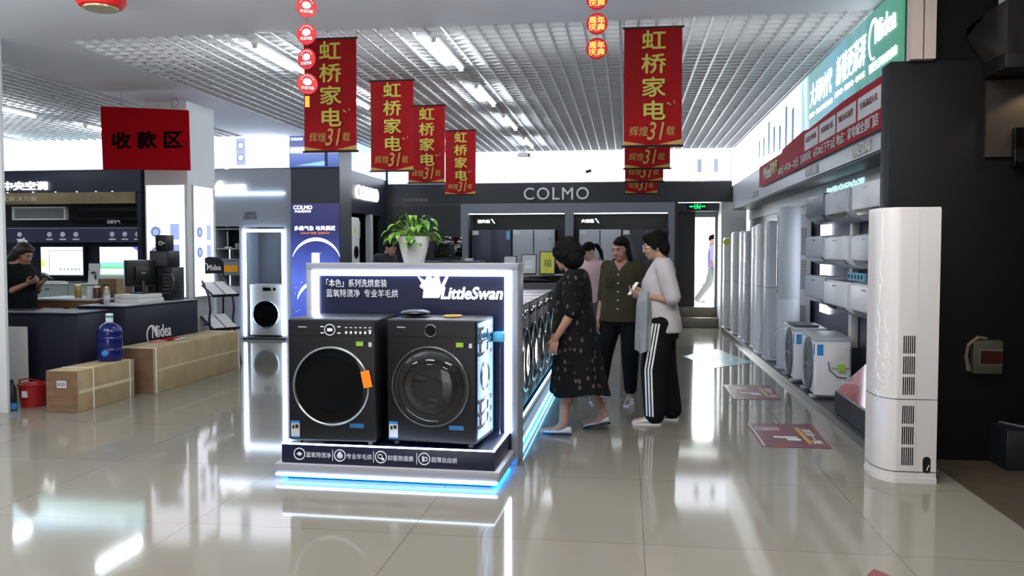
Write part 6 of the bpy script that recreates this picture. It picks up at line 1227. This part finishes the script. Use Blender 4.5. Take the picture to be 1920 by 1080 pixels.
# ---- person in dark clothes bending over the far desk
t = thing('person', 'person in dark clothes with bowed head far behind, left of the plant pot', 'person', (-3.52, 12.05, 0), R(65))
J = stand(1.68); J.update(yaw=0, pitch=24, head=(0, -0.09, 1.51), neck=(0, -0.03, 1.41))
X = body(t, J, M['skin'], 0.010); face_parts(t, X)
b = MB(); b.loft([oval(*r) for r in ((0.80, 0, 0, 0.19, 0.135), (0.95, 0, 0, 0.185, 0.135), (1.1, 0, -0.01, 0.18, 0.13), (1.25, 0, -0.012, 0.19, 0.13), (1.35, 0, -0.005, 0.185, 0.115), (1.405, 0, -0.01, 0.15, 0.085), (1.435, 0, -0.02, 0.085, 0.065))])
for s in 'LR': limb(b, [J['sh' + s], J['el' + s], V(J['el' + s]).lerp(V(J['wr' + s]), 0.9)], [0.068, 0.06, 0.048])
fuse(b, 'jacket', mat('dark_jacket', (26, 27, 34), 0.8), t, 0.011, 3)
b = MB(); b.loft([oval(*r) for r in ((0.74, 0, 0, 0.16, 0.12), (0.9, 0, 0, 0.16, 0.12))])
for s in 'LR': limb(b, [J['hip' + s], J['knee' + s], V(J['ankle' + s])], [0.105, 0.08, 0.062])
fuse(b, 'trousers', bl, t, 0.012, 3)
b = MB(); b.ell((0, 0.03, 0.045), (0.083, 0.097, 0.085), 16, X=X); b.ell((0, -0.035, 0.08), (0.068, 0.06, 0.036), 12, X=X); b.ell((0, 0.10, 0.0), (0.04, 0.04, 0.04), 10, X=X); fuse(b, 'hair', M['hair'], t, 0.009, 3)
shoe(t, (0.1, 0.0, 0), (0, -1, 0), M['black'], M['black']); shoe(t, (-0.1, 0.0, 0), (0, -1, 0), M['black'], M['black'])

# ---- passer-by outside the rear doorway
t = thing('person', 'passer-by in a lilac shirt and grey trousers outside the bright rear doorway', 'person', (1.79, 18.1, 0.36), R(88))
J = stand(1.45); J.update(footL=(0.09, -0.2, 0), ankleL=(0.09, -0.17, 0.09), kneeL=(0.09, -0.13, 0.44), footR=(-0.09, 0.30, 0.03), ankleR=(-0.09, 0.33, 0.12), kneeR=(-0.09, 0.10, 0.43))
X = body(t, J, M['skin'], 0.010); face_parts(t, X)
b = MB(); b.loft([oval(*r) for r in ((0.72, 0, 0, 0.175, 0.125), (0.85, 0, 0, 0.175, 0.125), (1.0, 0, 0, 0.165, 0.12), (1.1, 0, 0, 0.17, 0.12), (1.175, 0, 0.0, 0.17, 0.10), (1.225, 0, 0.01, 0.13, 0.07), (1.25, 0, 0.01, 0.08, 0.055))])
for s in 'LR': limb(b, [J['sh' + s], V(J['sh' + s]).lerp(V(J['el' + s]), 0.9)], [0.066, 0.058])
fuse(b, 'shirt', mat('lilac_cotton', (150, 144, 200), 0.85), t, 0.011, 3)
b = MB(); b.loft([oval(*r) for r in ((0.66, 0, 0, 0.15, 0.115), (0.8, 0, 0, 0.155, 0.115))])
for s in 'LR': limb(b, [J['hip' + s], J['knee' + s], V(J['ankle' + s])], [0.10, 0.075, 0.058])
fuse(b, 'trousers', mat('grey_cloth', (130, 132, 130), 0.85), t, 0.011, 3)
b = MB(); b.ell((0, 0.03, 0.045), (0.083, 0.097, 0.085), 16, X=X); b.ell((0, -0.035, 0.08), (0.068, 0.06, 0.036), 12, X=X); fuse(b, 'hair', M['hair'], t, 0.009, 3)
B(M['black']).tube([(-0.12, -0.02, 1.2), (-0.20, -0.09, 1.0), (-0.24, -0.06, 0.8), (-0.22, 0.02, 0.72), (-0.2, 0.1, 0.82), (-0.14, 0.1, 1.05), (-0.12, 0.05, 1.2)], 0.006, 6, closed=True).build('bag_strap', parent=t)
shoe(t, (0.09, -0.18, 0), (0, -1, 0), wl, M['offwhite']); shoe(t, (-0.09, 0.31, 0.012), (0, -1, 0), wl, M['offwhite'], pitch=12)
